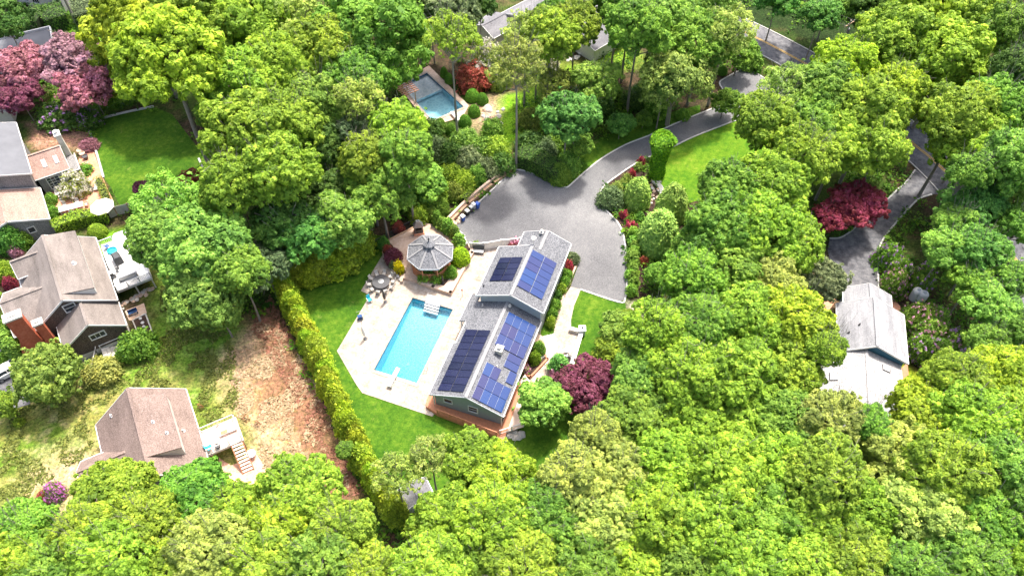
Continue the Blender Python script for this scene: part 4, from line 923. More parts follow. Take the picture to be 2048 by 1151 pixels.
# garden swing seat by the white fence
x, y, _ = at(956, 506, .09); sw = thing('glider_bench', 'grey metal frame bench standing by the white fence', 'bench', (x, y, .09), ROTM+.2)
mb = MB(); mb.box(-.8, .8, -.25, .3, .42, .48); mb.build('seat', M['steel'], sw)
mb = MB(); mb.hexa([(-.8, .3, .5), (.8, .3, .5), (.8, .34, .5), (-.8, .34, .5)], [(-.8, .5, 1.1), (.8, .5, 1.1), (.8, .54, 1.1), (-.8, .54, 1.1)]); mb.build('backrest', M['dark'], sw)
mb = MB()
for sx in (-.85, .85): mb.tube([(sx, -.4, 0), (sx, -.3, .65), (sx, .35, .65), (sx, .5, 0)], .03, 6); mb.tube([(sx, .3, .6), (sx, .5, 1.5)], .03, 6)
mb.tube([(-.85, .5, 1.5), (.85, .5, 1.5)], .03, 6); mb.build('frame', M['dark'], sw)
x, y, _ = at(925, 592, .09); lt = thing('garden_torch', 'slim brown garden torch on the patio near the house corner', 'torch', (x, y, .09))
mb = MB(); mb.tube([(0, 0, 0), (0, 0, 1.2)], .03, 6); mb.build('pole', M['timber'], lt); mb = MB(); mb.lathe((0, 0, 1.15), [(.06, 0), (.11, .15), (.09, .3), (.02, .42)], 10); mb.build('lantern', M['brick'], lt)
x, y, _ = at(886, 566, TZ); lt = thing('bronze_statue', 'dark slim garden statue among the shrubs below the gazebo', 'statue', (x, y, TZ))
mb = MB(); mb.lathe((0, 0, 0), [(.2, 0), (.2, .15), (.1, .2), (.13, .6), (.17, .95), (.1, 1.25), (.07, 1.32), (.1, 1.42), (.09, 1.55), (.02, 1.62)], 10); mb.build('figure', M['black'], lt)

# white fence between parking area and patio
x, y, _ = at(990, 488); wf = thing('white_fence', 'solid white panel fence between the parking area and the pool patio', 'fence', (x, y, 0)); of = (x, y, 0)
pts = gp([(941, 500), (968, 500), (1003, 494), (1040, 490)], .0)
for a, b in zip(pts[:-1], pts[1:]):
    mb = MB(of)
    for k in range(8):
        u = [a[i]+(b[i]-a[i])*k/8 for i in (0, 1)]; v = [a[i]+(b[i]-a[i])*(k+.94)/8 for i in (0, 1)]; mb.beam((*u, .8), (*v, .8), .07, 1.35)
    mb.beam((*a[:2], 1.52), (*b[:2], 1.52), .16, .08); mb.build('panel', M['white'], wf)
for a in pts: mb = MB(of); mb.box(a[0]-.1, a[0]+.1, a[1]-.1, a[1]+.1, 0, 1.7); mb.build('post', M['white'], wf)
x, y, _ = at(915, 468); ww = thing('parking_wall', 'low white-capped retaining wall at the lower left of the parking area', 'wall', (x, y, 0)); of = (x, y, 0)
wallrun('wall_body', M['offwhite'], ww, of, gp([(899, 453), (912, 463), (925, 474), (930, 488)], .3), .45, 0, .65)
wallrun('cap', M['white'], ww, of, gp([(899, 453), (912, 463), (925, 474), (930, 488)], .3), .6, .65, .74)
x, y, _ = at(950, 400); tw = thing('timber_wall', 'long timber retaining wall along the left side of the parking area', 'wall', (x, y, 0)); of = (x, y, 0)
for k, (wd, z0, z1, o_) in enumerate(((.5, 0, .55, 0), (.35, .55, 1.0, 1))):
    pts = gp([(894-o_*3, 448-o_*2), (935-o_*3, 407-o_*2), (985-o_*3, 366-o_*2), (1021-o_*3, 341-o_*2)], .4)
    wallrun('timbers', M['timber'] if k == 0 else M['paver'], tw, of, pts, wd, z0, z1)
for (x, y, m, lid, lb) in ((926, 441, 'blue', 'white', 'blue wheelie bin with pale lid, lowest in the row by the timber wall'), (935, 430, 'black', 'white', 'black bin with white lid, second from the bottom of the row by the timber wall'),
                           (943, 423, 'dark', 'steel', 'dark bin with grey lid between two others in the row by the timber wall'), (948, 417, 'offwhite', 'white', 'cream round bin second from the top of the row by the timber wall'), (955, 416, 'blue', 'blue', 'small blue recycling bin, topmost of the row by the timber wall')):
    X_, Y_, _ = at(x, y); b = thing('wheelie_bin', lb, 'bin', (X_, Y_, .06), .8, 'bins by the timber wall')
    mb = MB(); mb.hexa([(-.22, -.22, .05), (.22, -.22, .05), (.22, .25, .05), (-.22, .25, .05)], [(-.29, -.3, .95), (.29, -.3, .95), (.29, .34, .95), (-.29, .34, .95)]); mb.build('body', M[m], b)
    mb = MB(); mb.hexa([(-.32, -.33, .95), (.32, -.33, .95), (.32, .38, .95), (-.32, .38, .95)], [(-.24, -.24, 1.06), (.24, -.24, 1.06), (.24, .3, 1.06), (-.24, .3, 1.06)]); mb.build('lid', M[lid], b)
    for sx in (-.3, .3): mb = MB(); mb.tube([(sx-.03, .25, .1), (sx+.03, .25, .1)], .1, 10); mb.build('wheel', M['black'], b)
for x, y in ((916, 444), (910, 449), (905, 444), (920, 438)):
    mb = MB(); mb.rock((0, 0, 0), .42, rng, .8); o = mb.build('boulder', M['paver']); o.location = at(x, y, .1); tag(o, 'tan boulder at the corner of the parking area beside the bins', 'boulder', 'boulders beside the bins')

# front walk, court and entry steps on the right side of the house
sheet('front_walk', [(1141, 574), (1162, 579), (1148, 612), (1142, 640), (1142, 656), (1160, 664), (1165, 668), (1144, 728), (1128, 727), (1114, 740), (1098, 755), (1085, 765), (1064, 768), (1047, 775), (1040, 800), (1033, 770), (1062, 756), (1096, 716), (1090, 712), (1082, 706), (1090, 690), (1098, 690), (1108, 665), (1110, 645), (1125, 600)], .1, M['patio'])
cw = thing('court_wall', 'low white wall with square pillar round the small front court', 'wall', at(1150, 690)); X_, Y_, _ = at(1150, 690); of = (X_, Y_, 0)
wallrun('wall_body', M['offwhite'], cw, of, gp([(1142, 659), (1160, 664)], .4), .4, 0, .7); wallrun('wall_body', M['offwhite'], cw, of, gp([(1162, 668), (1145, 726)], .4), .45, 0, .7)
wallrun('cap', M['white'], cw, of, gp([(1142, 659), (1160, 664)], .4), .5, .7, .76); wallrun('cap', M['white'], cw, of, gp([(1162, 668), (1145, 726)], .4), .55, .7, .76)
a = at(1164, 662, .5); mb = MB(of); mb.box(a[0]-.4, a[0]+.4, a[1]-.4, a[1]+.4, 0, 1.1); mb.box(a[0]-.47, a[0]+.47, a[1]-.47, a[1]+.47, 1.1, 1.2); mb.build('pillar', M['white'], cw)
mb = MB(of); mb.lathe((a[0], a[1], 1.2), [(.1, 0), (.12, .2), (.03, .3)], 8); mb.build('lamp', M['black'], cw)
es = thing('entry_steps', 'curved brick entry steps at the front door of the solar-panel house', 'steps', F1.w(-16.5, 56.0), F1.rz)
for k in range(4):
    R0, R1 = 2.0+k*.42, 2.42+k*.42; z = .62-k*.15; mb = MB(); n = 12
    for i in range(n):
        a0, a1 = -1.15+i*2.0/n, -1.15+(i+.93)*2.0/n
        mb.hexa([(R0*math.cos(a0)-.6, R0*math.sin(a0)-.3, .05), (R1*math.cos(a0)-.6, R1*math.sin(a0)-.3, .05), (R1*math.cos(a1)-.6, R1*math.sin(a1)-.3, .05), (R0*math.cos(a1)-.6, R0*math.sin(a1)-.3, .05)],
                [(R0*math.cos(a0)-.6, R0*math.sin(a0)-.3, z), (R1*math.cos(a0)-.6, R1*math.sin(a0)-.3, z), (R1*math.cos(a1)-.6, R1*math.sin(a1)-.3, z), (R0*math.cos(a1)-.6, R0*math.sin(a1)-.3, z)])
    mb.build('step', M['concrete'], es)
mb = MB(); n = 12; pl = [(-.1, -2.4)]+[(2.0*math.cos(-1.15+i*2.0/n)-.6, 2.0*math.sin(-1.15+i*2.0/n)-.3) for i in range(n+1)]+[(-.1, 1.6)]
mb.prism(pl, .05, .66); mb.build('landing', M['paver'], es)
mb = MB(); mb.lathe((.3, -.2, .66), [(.28, 0), (.3, .03), (.28, .05)], 14); mb.build('doormat', M['dark'], es)
def planter(px, z, label, wd=.25, rimmat='paver'):
    P = gp(px, z); cx_ = sum(p[0] for p in P)/len(P); cy2 = sum(p[1] for p in P)/len(P); o = (cx_, cy2, 0)
    t = thing('planter', label, 'planter', o); mb = MB(o); mb.prism([p[:2] for p in P], 0, z-.08); mb.build('soil', M['mulch'], t)
    wallrun('rim', M[rimmat], t, o, P+[P[0]], wd, 0, z); return t
planter([(1077, 692), (1095, 716), (1061, 752), (1046, 745), (1062, 700)], .5, 'triangular brick-edged planter between the front steps and the deck', .22, 'cedar')
planter([(1132, 512), (1150, 512), (1152, 530), (1130, 582), (1108, 642), (1098, 648), (1096, 640)], .4, 'long narrow brick-edged planter along the right wall of the solar-panel house')
x, y, _ = at(1134, 705, .1); ct = thing('cafe_table', 'small round cafe table in the front court', 'table', (x, y, .1))
mb = MB(); mb.lathe((0, 0, .7), [(.4, 0), (.42, .03), (.4, .05)], 20); mb.build('tabletop', M['steel'], ct); mb = MB(); mb.tube([(0, 0, 0), (0, 0, .7)], .04, 8); mb.build('leg', M['black'], ct)
x, y, _ = at(1139, 716, .1); chair('dark', x, y, .1, 2.6, 'dark chair right of the small round cafe table', None, sc_=.95); x, y, _ = at(1131, 716, .1); chair('white', x, y, .1, -2.9, 'white chair below the small round cafe table', None, sc_=.95)

# ------------------------------------------------------------------ things at the neighbours'
# parked car
def car(x, y, rz, label, body, L=4.6, W=1.85):
    c = thing('parked_car', label, 'car', (x, y, .03), rz)
    def sec(z, x0, x1, w_): return [(x0, -w_, z), (x1, -w_, z), (x1, w_, z), (x0, w_, z)]
    mb = MB(); h = W/2
    prof = [(-2.3, .35), (-2.3, .75), (-2.15, .95), (-.9, 1.02), (1.2, 1.0), (2.1, .85), (2.3, .6), (2.3, .35)]
    n = len(prof); vs = []
    for w_ in (-h, -h+.06, h-.06, h):
        for (a, z) in prof: vs.append((a, w_, z-(0.05 if abs(w_) == h and z > .8 else 0)))
    fs = [(j*n+i, j*n+(i+1) % n, (j+1)*n+(i+1) % n, (j+1)*n+i) for j in range(3) for i in range(n)]+[tuple(range(n))[::-1], tuple(range(3*n, 4*n))]
    mb.add(vs, fs); mb.build('body', M[body], c)
    mb = MB(); mb.hexa(sec(.98, -2.0, 1.15, h-.1), sec(1.42, -1.5, .35, h-.28)); mb.build('windows', M['glass'], c)
    mb = MB(); mb.hexa(sec(1.40, -1.52, .37, h-.27), sec(1.47, -1.35, .2, h-.34)); 
    for a0, a1 in (((-2.02, .98), (-1.5, 1.42)), ((1.17, .98), (.35, 1.42)), ((-.35, .98), (-.4, 1.42))):
        for s in (-1, 1): mb.beam((a0[0], s*(h-.09), a0[1]), (a1[0], s*(h-.27), a1[1]), .07, .07)
    mb.build('roof', M[body], c)
    for a in (-1.45, 1.45):
        for s in (-1, 1):
            mb = MB(); mb.tube([(a, s*(h-.2), .33), (a, s*(h+.02), .33)], .33, 18); wh = mb.build('wheel', M['black'], c)
            mb = MB(); mb.tube([(a, s*(h+.015), .33), (a, s*(h+.035), .33)], .2, 14); mb.build('rim', M['steel'], wh)
    for s in (-1, 1):
        mb = MB(); mb.box(2.22, 2.32, s*.62-.18, s*.62+.18, .6, .74); mb.build('headlight', M['glass'], c); mb = MB(); mb.box(-2.33, -2.26, s*.65-.15, s*.65+.15, .65, .8); mb.build('tail_light', M['flower_red'], c)
        mb = MB(); mb.box(.75, .95, s*(h+.0)-.1, s*(h+.0)+.1, .95, 1.08); mb.build('mirror', M['dark'], c)
    return c
a = at(0, 745); b = at(45, 722); x, y, _ = at(22, 738, .5)
car(x, y, math.atan2(b[1]-a[1], b[0]-a[0]), 'white car parked on the lower-left drive beside the round green tree', 'white')
sheet('lower_left_drive', [(-30, 770), (0, 760), (60, 722), (95, 690), (120, 690), (150, 706), (190, 700), (196, 720), (175, 742), (120, 755), (62, 795), (60, 808), (35, 815), (-30, 840)], .05, M['asphalt_dark'])
sheet('pale_path', [(-10, 665), (20, 650), (35, 660), (30, 690), (55, 720), (35, 735), (-5, 735), (-10, 700)], .045, M['concrete'])
x, y, _ = at(165, 745); lw = thing('drive_wall', 'low pale retaining wall with rail under the brick-chimney house drive', 'wall', (x, y, 0)); of = (x, y, 0)
wallrun('wall_body', M['offwhite'], lw, of, gp([(150, 752), (188, 734)], .3), .3, 0, .8)
mb = MB(of); rail(mb, [p[:2] for p in gp([(150, 752), (188, 734), (194, 706), (196, 692)], .8)], .8, h=.7, bal=False); mb.build('rail', M['offwhite'], lw)
x, y, _ = at(215, 712); sp = thing('garden_steps', 'pale railed garden steps at the corner of the brick-chimney house', 'steps', (x, y, 0), F2.rz)
mb = MB()
for k in range(5): mb.box(-.3+k*.45, .2+k*.45, -.8, .8, 0, .9-k*.18)
mb.build('treads', M['offwhite'], sp); mb = MB(); rail(mb, [(-.3, .9), (2.2, .9)], .5, bal=False); mb.build('handrail', M['white'], sp)
# raised beds and gravel by the white deck
x, y, _ = at(287, 655); rb = thing('raised_bed', 'brown raised vegetable bed with a pale frame beside the brick-chimney house', 'raised bed', (x, y, 0), 0); of = (x, y, 0)
P = gp([(265, 640), (291, 627), (306, 668), (281, 677)], .35); mb = MB(of); mb.prism([p[:2] for p in P], 0, .3); mb.build('soil', M['mulch'], rb); wallrun('frame', M['offwhite'], rb, of, P+[P[0]], .14, 0, .42)
for k, (x, y) in enumerate(((281, 637), (285, 645), (288, 653), (291, 661), (284, 664))):
    mb = MB(); mb.rock((0, 0, 0), .26, rng); o = mb.build('edging_stone', M['white']); o.location = at(x, y, .3); tag(o, 'white stone lying on the brown raised bed', 'stone', 'white stones in the raised bed')
sheet('gravel_path', [(250, 622), (288, 606), (294, 626), (264, 641), (258, 640)], .05, M['paver'])
for k in range(26):
    t = k/25; x = 243+t*60+rng.uniform(-3, 3); y = 612-t*32+rng.uniform(-6, 6); mb = MB(); mb.rock((0, 0, 0), rng.uniform(.22, .42), rng); o = mb.build('rubble_stone', M['paver'] if k % 2 else M['concrete']); o.location = at(x, y)
    tag(o, 'pale rubble stone in the dry-laid wall below the white deck', 'stone', 'stones of the dry-laid wall below the white deck')
x, y, _ = at(268, 628); bn = thing('garden_bench', 'small navy bench at the end of the raised vegetable bed', 'bench', (x, y, .06), .5)
mb = MB(); mb.box(-.6, .6, -.2, .2, .38, .45); mb.build('seat', M['navy'], bn); mb = MB(); mb.box(-.6, .6, .2, .25, .45, .85); mb.build('backrest', M['navy'], bn)
for sx in (-.5, .5): mb = MB(); mb.box(sx-.04, sx+.04, -.18, .18, 0, .38); mb.build('leg', M['dark'], bn)
# on the white deck
dzz = 2.2
x, y, _ = at(233, 514, dzz+.8); gr = thing('covered_grill', 'grill under a black cover on the white deck', 'grill', (x, y, dzz), F2.rz+.1)
mb = MB(); mb.hexa([(-.55, -.75, 0), (.55, -.75, 0), (.55, .75, 0), (-.55, .75, 0)], [(-.5, -.68, .95), (.5, -.68, .95), (.5, .68, .95), (-.5, .68, .95)]); mb.build('cover', M['dark'], gr); mb = MB(); mb.hexa([(-.5, -.68, .95), (.5, -.68, .95), (.5, .68, .95), (-.5, .68, .95)], [(-.32, -.6, 1.22), (.32, -.6, 1.22), (.32, .6, 1.22), (-.32, .6, 1.22)]); mb.build('lid', M['dark'], gr)
x, y, _ = at(225, 502, dzz); pool_ = thing('paddling_pool', 'small round turquoise paddling pool on the white deck', 'paddling pool', (x, y, dzz))
mb = MB(); mb.lathe((0, 0, 0), [(.6, 0), (.68, .1), (.66, .24), (.55, .26), (.5, .1), (.1, .08)], 20); mb.build('ring', M['teal'], pool_)
x, y, _ = at(216, 496, dzz); chair('blue', x, y, dzz, F2.rz+2, 'dark blue chair beside the turquoise paddling pool on the white deck', None)
x, y, _ = at(225, 545, dzz+.6); tb = thing('deck_table', 'small square white table on the white deck near the house wall', 'table', (x, y, dzz), F2.rz)
mb = MB(); mb.box(-.45, .45, -.45, .45, .66, .72); mb.build('tabletop', M['white'], tb)
for sx in (-.38, .38):
    for sy in (-.38, .38): mb = MB(); mb.box(sx-.03, sx+.03, sy-.03, sy+.03, 0, .66); mb.build('leg', M['white'], tb)
for (x, y, a, lb) in ((218, 543, 1.5, 'left'), (227, 553, 3.1, 'lower side'), (236, 541, -1.4, 'upper right')):
    x, y, _ = at(x, y, dzz); chair('dark', x, y, dzz, F2.rz+a, f'dark wicker chair on the {lb} of the small white deck table', None)
x, y, _ = at(258, 555, dzz); sb = thing('deck_settee', 'long grey-slatted settee along the lower railing of the white deck', 'bench', (x, y, dzz), F2.rz)
mb = MB(); mb.box(-1.2, 1.2, -.3, .3, .35, .42); mb.build('seat', M['steel'], sb); mb = MB(); mb.box(-1.2, 1.2, -.36, -.3, .4, .9); mb.build('backrest', M['steel'], sb)
for sx in (-1.1, 1.1): mb = MB(); mb.box(sx-.04, sx+.04, -.28, .28, 0, .35); mb.build('leg', M['dark'], sb)
# on the raised brown deck
x, y, _ = at(421, 898, 2.5); chair('teal', x, y, 2.45, 2.2, 'pale green chair on the raised sun-bleached deck', None, sc_=1.25)
x, y, _ = at(436, 893, 2.6); mb = MB(); mb.lathe((0, 0, 0), [(.25, 0), (.3, .3), (.33, .5), (.27, .5), (.24, .42)], 16); o = mb.build('fire_bowl', M['dark']); o.location = (x, y, 2.45); tag(o, 'round dark fire bowl on the raised sun-bleached deck', 'fire bowl')
x, y, _ = at(458, 862, 2.6); bn = thing('deck_bench', 'white bench with cedar slats along the far railing of the sun-bleached deck', 'bench', (x, y, 2.45), F4.rz)
mb = MB(); mb.box(-1.1, .9, -.3, .25, .36, .44); mb.build('seat', M['white'], bn); mb = MB(); mb.box(-.9, -.1, -.25, .2, .44, .5); mb.build('cushion', M['cedar'], bn)
for sx in (-1.0, .8): mb = MB(); mb.box(sx-.05, sx+.05, -.25, .2, 0, .36); mb.build('leg', M['white'], bn)
sheet('red_paver_patio', [(438, 915), (462, 930), (492, 920), (512, 905), (540, 950), (548, 985), (500, 990), (470, 985), (440, 950)], .05, m_ground('red_pavers', [(.35, (.46, .22, .14)), (.5, (.62, .36, .26)), (.65, (.74, .52, .42))], .4, 4, .9, .2, 8, .4))
x, y, _ = at(505, 912); tb = thing('patio_table', 'small white table with dark legs at the top of the red paver patio', 'table', (x, y, .06), .4)
mb = MB(); mb.lathe((0, 0, .68), [(.55, 0), (.57, .03), (.55, .05)], 18); mb.build('tabletop', M['white'], tb)
for k in range(3): a = k*2.1; mb = MB(); mb.tube([(.1*math.cos(a), .1*math.sin(a), .68), (.45*math.cos(a), .45*math.sin(a), 0)], .03, 6); mb.build('leg', M['black'], tb)
# on the brick terrace, upper left
x, y, _ = at(141, 413, .8); tb = thing('long_patio_table', 'long white table with parasol pole hole on the brick terrace', 'table', (x, y, .06), math.radians(22))
mb = MB(); mb.box(-1.7, -.08, -.55, .55, .68, .74); mb.box(.08, 1.7, -.55, .55, .68, .74); mb.box(-.08, .08, -.5, .5, .66, .71); mb.build('tabletop', M['white'], tb)
for sx in (-1.5, 1.5):
    for sy in (-.45, .45): mb = MB(); mb.box(sx-.04, sx+.04, sy-.04, sy+.04, 0, .68); mb.build('leg', M['white'], tb)
mb = MB(); mb.tube([(0, 0, 0), (-.5, .2, 2.4)], .03, 6); mb.build('pole', M['timber'], tb)
ca, sa = math.cos(math.radians(22)), math.sin(math.radians(22))
for i, (u, v, kd, lb) in enumerate(((-1.0, -.95, 'dark', 'dark chair on the near side of the long white table, left end'), (0, -.95, 'blue', 'blue chair at the middle of the near side of the long white table'), (1.0, -.95, 'dark', 'dark chair on the near side of the long white table, right end'),
                                    (-.9, .95, 'stone', 'grey chair on the far side of the long white table, left'), (.9, .95, 'stone', 'grey chair on the far side of the long white table, right'), (2.1, 0, 'stone', 'grey chair at the right head of the long white table'))):
    chair(kd, x+u*ca-v*sa, y+u*sa+v*ca, .06, math.radians(22)+(math.pi if v < 0 else 0)+(-math.pi/2 if u > 1.5 else 0), lb, 'chairs around the long white table')
x, y, _ = at(203, 411, 2.3); um = thing('open_parasol', 'open cream parasol on the brick terrace beside the hedge', 'parasol', (x, y, .06))
mb = MB(); n = 8; mb.lathe((0, 0, 0), [(1.75, 2.05), (1.2, 2.3), (.5, 2.52), (.06, 2.62)], 8); mb.build('canopy', m_plain('cream_canvas', (.78, .70, .60), .8, .06, 2), um)
mb = MB(); mb.tube([(0, 0, 0), (0, 0, 2.6)], .03, 8); mb.build('pole', M['timber'], um); mb = MB(); mb.lathe((0, 0, 0), [(.35, 0), (.35, .08), (.08, .12)], 14); mb.build('base', M['dark'], um)
x, y, _ = at(192, 372, .5); lg = thing('patio_lounger', 'white cushioned lounger beside the clipped hedge on the brick terrace', 'lounger', (x, y, .06), 1.7)
mb = MB(); mb.box(-.7, .5, -.3, .3, .3, .42); mb.build('cushion', M['white'], lg); mb = MB(); mb.hexa([(.5, -.3, .3), (.62, -.3, .3), (.62, .3, .3), (.5, .3, .3)], [(.95, -.3, .85), (1.02, -.3, .85), (1.02, .3, .85), (.95, .3, .85)]); mb.build('backrest', M['white'], lg)
for sx in (-.6, .4):
    for sy in (-.27, .27): mb = MB(); mb.box(sx-.03, sx+.03, sy-.03, sy+.03, 0, .3); mb.build('leg', M['dark'], lg)
for i, (x, y) in enumerate(((162, 306), (172, 303), (167, 312), (173, 318), (174, 332), (182, 340))):
    X_, Y_, _ = at(x, y); p = thing('flower_pot', 'dark round plant pot in the group at the top of the brick terrace', 'plant pot', (X_, Y_, .06), 0, 'pots on the brick terrace')
    mb = MB(); mb.lathe((0, 0, 0), [(.28, 0), (.42, .5), (.46, .52), (.46, .6), (.36, .6), (.36, .5)], 16); mb.build('pot', M['dark'] if i % 2 else M['paver'], p); mb = MB(); mb.lathe((0, 0, .45), [(.36, 0), (.34, .03)], 12); mb.build('soil', M['mulch'], p)
# white rain tanks
for x, y, lb in ((1826, 597, 'left'), (1838, 603, 'right')):
    X_, Y_, _ = at(x, y); p = thing('water_tank', f'{lb} one of two white domed tanks behind the purple rhododendrons', 'tank', (X_, Y_, 0), 0, 'white tanks')
    mb = MB(); mb.lathe((0, 0, 0), [(.6, 0), (.62, .1), (.62, 1.7), (.5, 1.95), (.3, 2.05)], 20); mb.build('body', M['white'], p); mb = MB(); mb.lathe((0, 0, 2.03), [(.25, 0), (.27, .08), (.2, .14)], 14); mb.build('cap', M['trimgrey'], p)
# utility pole with wires
x, y, _ = at(1662, 147); up = thing('utility_pole', 'wooden utility pole with crossarm and grey transformer beside the road', 'utility pole', (x, y, 0), .7)
mb = MB(); mb.tube([(0, 0, 0), (0, 0, 10.5)], [.17, .11], 10); mb.build('pole', BARKP, up); mb = MB(); mb.box(-1.3, 1.3, -.06, .06, 9.7, 9.85); mb.build('crossarm', M['timber'], up)
mb = MB(); mb.lathe((.38, 0, 7.9), [(.22, 0), (.25, .05), (.25, .8), (.1, .95)], 14); mb.build('transformer', M['steel'], up)
for sx in (-1.2, -.5, .6, 1.2): mb = MB(); mb.lathe((sx, 0, 9.85), [(.05, 0), (.08, .08), (.05, .2)], 8); mb.build('insulator', M['steel'], up)
c_, s_ = math.cos(.7), math.sin(.7)
for k, (dx, z) in enumerate(((-1.2, 10.0), (1.2, 10.0), (0, 7.4))):
    p0 = Vector((x+dx*c_, y+dx*s_, z)); e0 = Vector((*at(1440, 10)[:2], z)); pts = [p0.lerp(e0, i/14)-Vector((0, 0, 1.2*math.sin(math.pi*i/14))) for i in range(15)]
    mb = MB(); mb.tube([tuple(p) for p in pts], .025, 5); mb.build('wire', M['black'], up).matrix_parent_inverse = (bpy.context.view_layer.update(), up.matrix_world.inverted())[1]
# second (upper) pool
cpool, P2, c2 = pool(POOL2, 'far_pool', 'far blue pool with pale tanning ledge and stone deck, seen between the trees', (.9, 1.5), M['liner_pale'], .12, -.15)
B2 = (P2[1]-P2[0]).normalized(); A2 = (P2[0]-P2[3]).normalized(); r2 = math.atan2(A2.y, A2.x)-math.pi/2
mb = MB((c2.x, c2.y, 0)); q = [P2[0].lerp(P2[1], .01), P2[0].lerp(P2[1], .99), P2[1].lerp(P2[2], .42), P2[0].lerp(P2[3], .45)]
q[2] = P2[1].lerp(P2[2], .42)-(P2[1]-P2[0])*.01; q[3] = P2[0].lerp(P2[3], .42)+(P2[1]-P2[0])*.01
mb.prism([(v.x, v.y) for v in q], -.75, -.32); mb.build('tanning_ledge', M['liner_pale'], cpool)
sheet('far_pool_deck', [(792, 168), (858, 132), (938, 212), (925, 235), (866, 252), (850, 240)], .1, M['paver'], holes=[POOL2])
x, y, _ = at(912, 238, .12); d2 = thing('far_diving_board', 'short white diving board at the lower corner of the far blue pool', 'diving board', (x, y, .12), r2)
mb = MB(); mb.box(-.25, .25, -1.0, 1.5, .42, .5); mb.build('board', M['white'], d2); mb = MB(); mb.box(-.25, .25, -.9, .0, 0, .42); mb.build('stand', M['offwhite'], d2)
x, y, _ = at(808, 192); pg = thing('pergola', 'slatted brown pergola on the left side of the far blue pool', 'pergola', (x, y, 0), r2)
for sx in (-.9, .9):
    for sy in (-2.6, 2.6): mb = MB(); mb.box(sx-.08, sx+.08, sy-.08, sy+.08, 0, 2.4); mb.build('post', M['timber'], pg)
mb = MB()
for sx in (-.9, .9): mb.box(sx-.05, sx+.05, -3.1, 3.1, 2.4, 2.58)
mb.build('beam', M['timber'], pg); mb = MB()
for k in range(13): mb.box(-1.5, 1.5, -3+k*.5-.05, -3+k*.5+.05, 2.58, 2.72)
mb.build('slats', M['brick_patio'], pg)
for k in range(22):
    x = rng.uniform(965, 1012); y = 215+rng.uniform(0, 55); mb = MB(); mb.rock((0, 0, 0), rng.uniform(.3, .7), rng); o = mb.build('garden_boulder', M['concrete'] if k % 3 else M['paver']); o.location = at(x, y)
    tag(o, 'pale boulder of the rock garden right of the far pool', 'boulder', 'boulders of the rock garden')
for k in range(20):
    t = k/19; x = 1135+t*85+rng.uniform(-3, 3); y = 122-t*38+rng.uniform(-3, 3); mb = MB(); mb.rock((0, 0, 0), rng.uniform(.3, .6), rng); o = mb.build('wall_stone', M['offwhite']); o.location = at(x, y)
    tag(o, 'pale stone of the garden wall in front of the far grey-roofed house', 'stone', 'stones of the far garden wall')
for k in range(24):
    x = 1304+14*math.sin(k*.9)+rng.uniform(-3, 5); y = 362+k*2.1; mb = MB(); mb.rock((0, 0, 0), rng.uniform(.2, .38), rng); o = mb.build('pond_stone', M['offwhite'] if k % 2 else M['paver']); o.location = at(x, y)
    tag(o, 'pale stone edging the planting island beside the upper driveway', 'stone', 'stones edging the planting island')
for x, y in ((1243, 467), (1263, 455), (1278, 500), (1276, 520), (1281, 640), (1290, 628), (1274, 633)):
    mb = MB(); mb.rock((0, 0, 0), .33, rng); o = mb.build('edging_stone', M['white']); o.location = at(x, y); tag(o, 'white stone in the mulch bed right of the driveway', 'stone', 'white stones in the driveway bed')
# wooden fence by the hedge, upper left
x, y, _ = at(238, 435); fn = thing('board_fence', 'weathered grey board fence right of the cream parasol', 'fence', (x, y, 0)); of = (x, y, 0)
pts = gp([(214, 440), (236, 430), (262, 424), (330, 405), (400, 372)], .0)
for a, b in zip(pts[:-1], pts[1:]):
    mb = MB(of)
    for k in range(12): u = [a[i]+(b[i]-a[i])*k/12 for i in (0, 1)]; v = [a[i]+(b[i]-a[i])*(k+.93)/12 for i in (0, 1)]; mb.beam((*u, .9), (*v, .9), .05, 1.7)
    mb.build('panel', M['concrete'], fn)
for a in pts: mb = MB(of); mb.box(a[0]-.08, a[0]+.08, a[1]-.08, a[1]+.08, 0, 1.9); mb.build('post', M['timber'], fn)

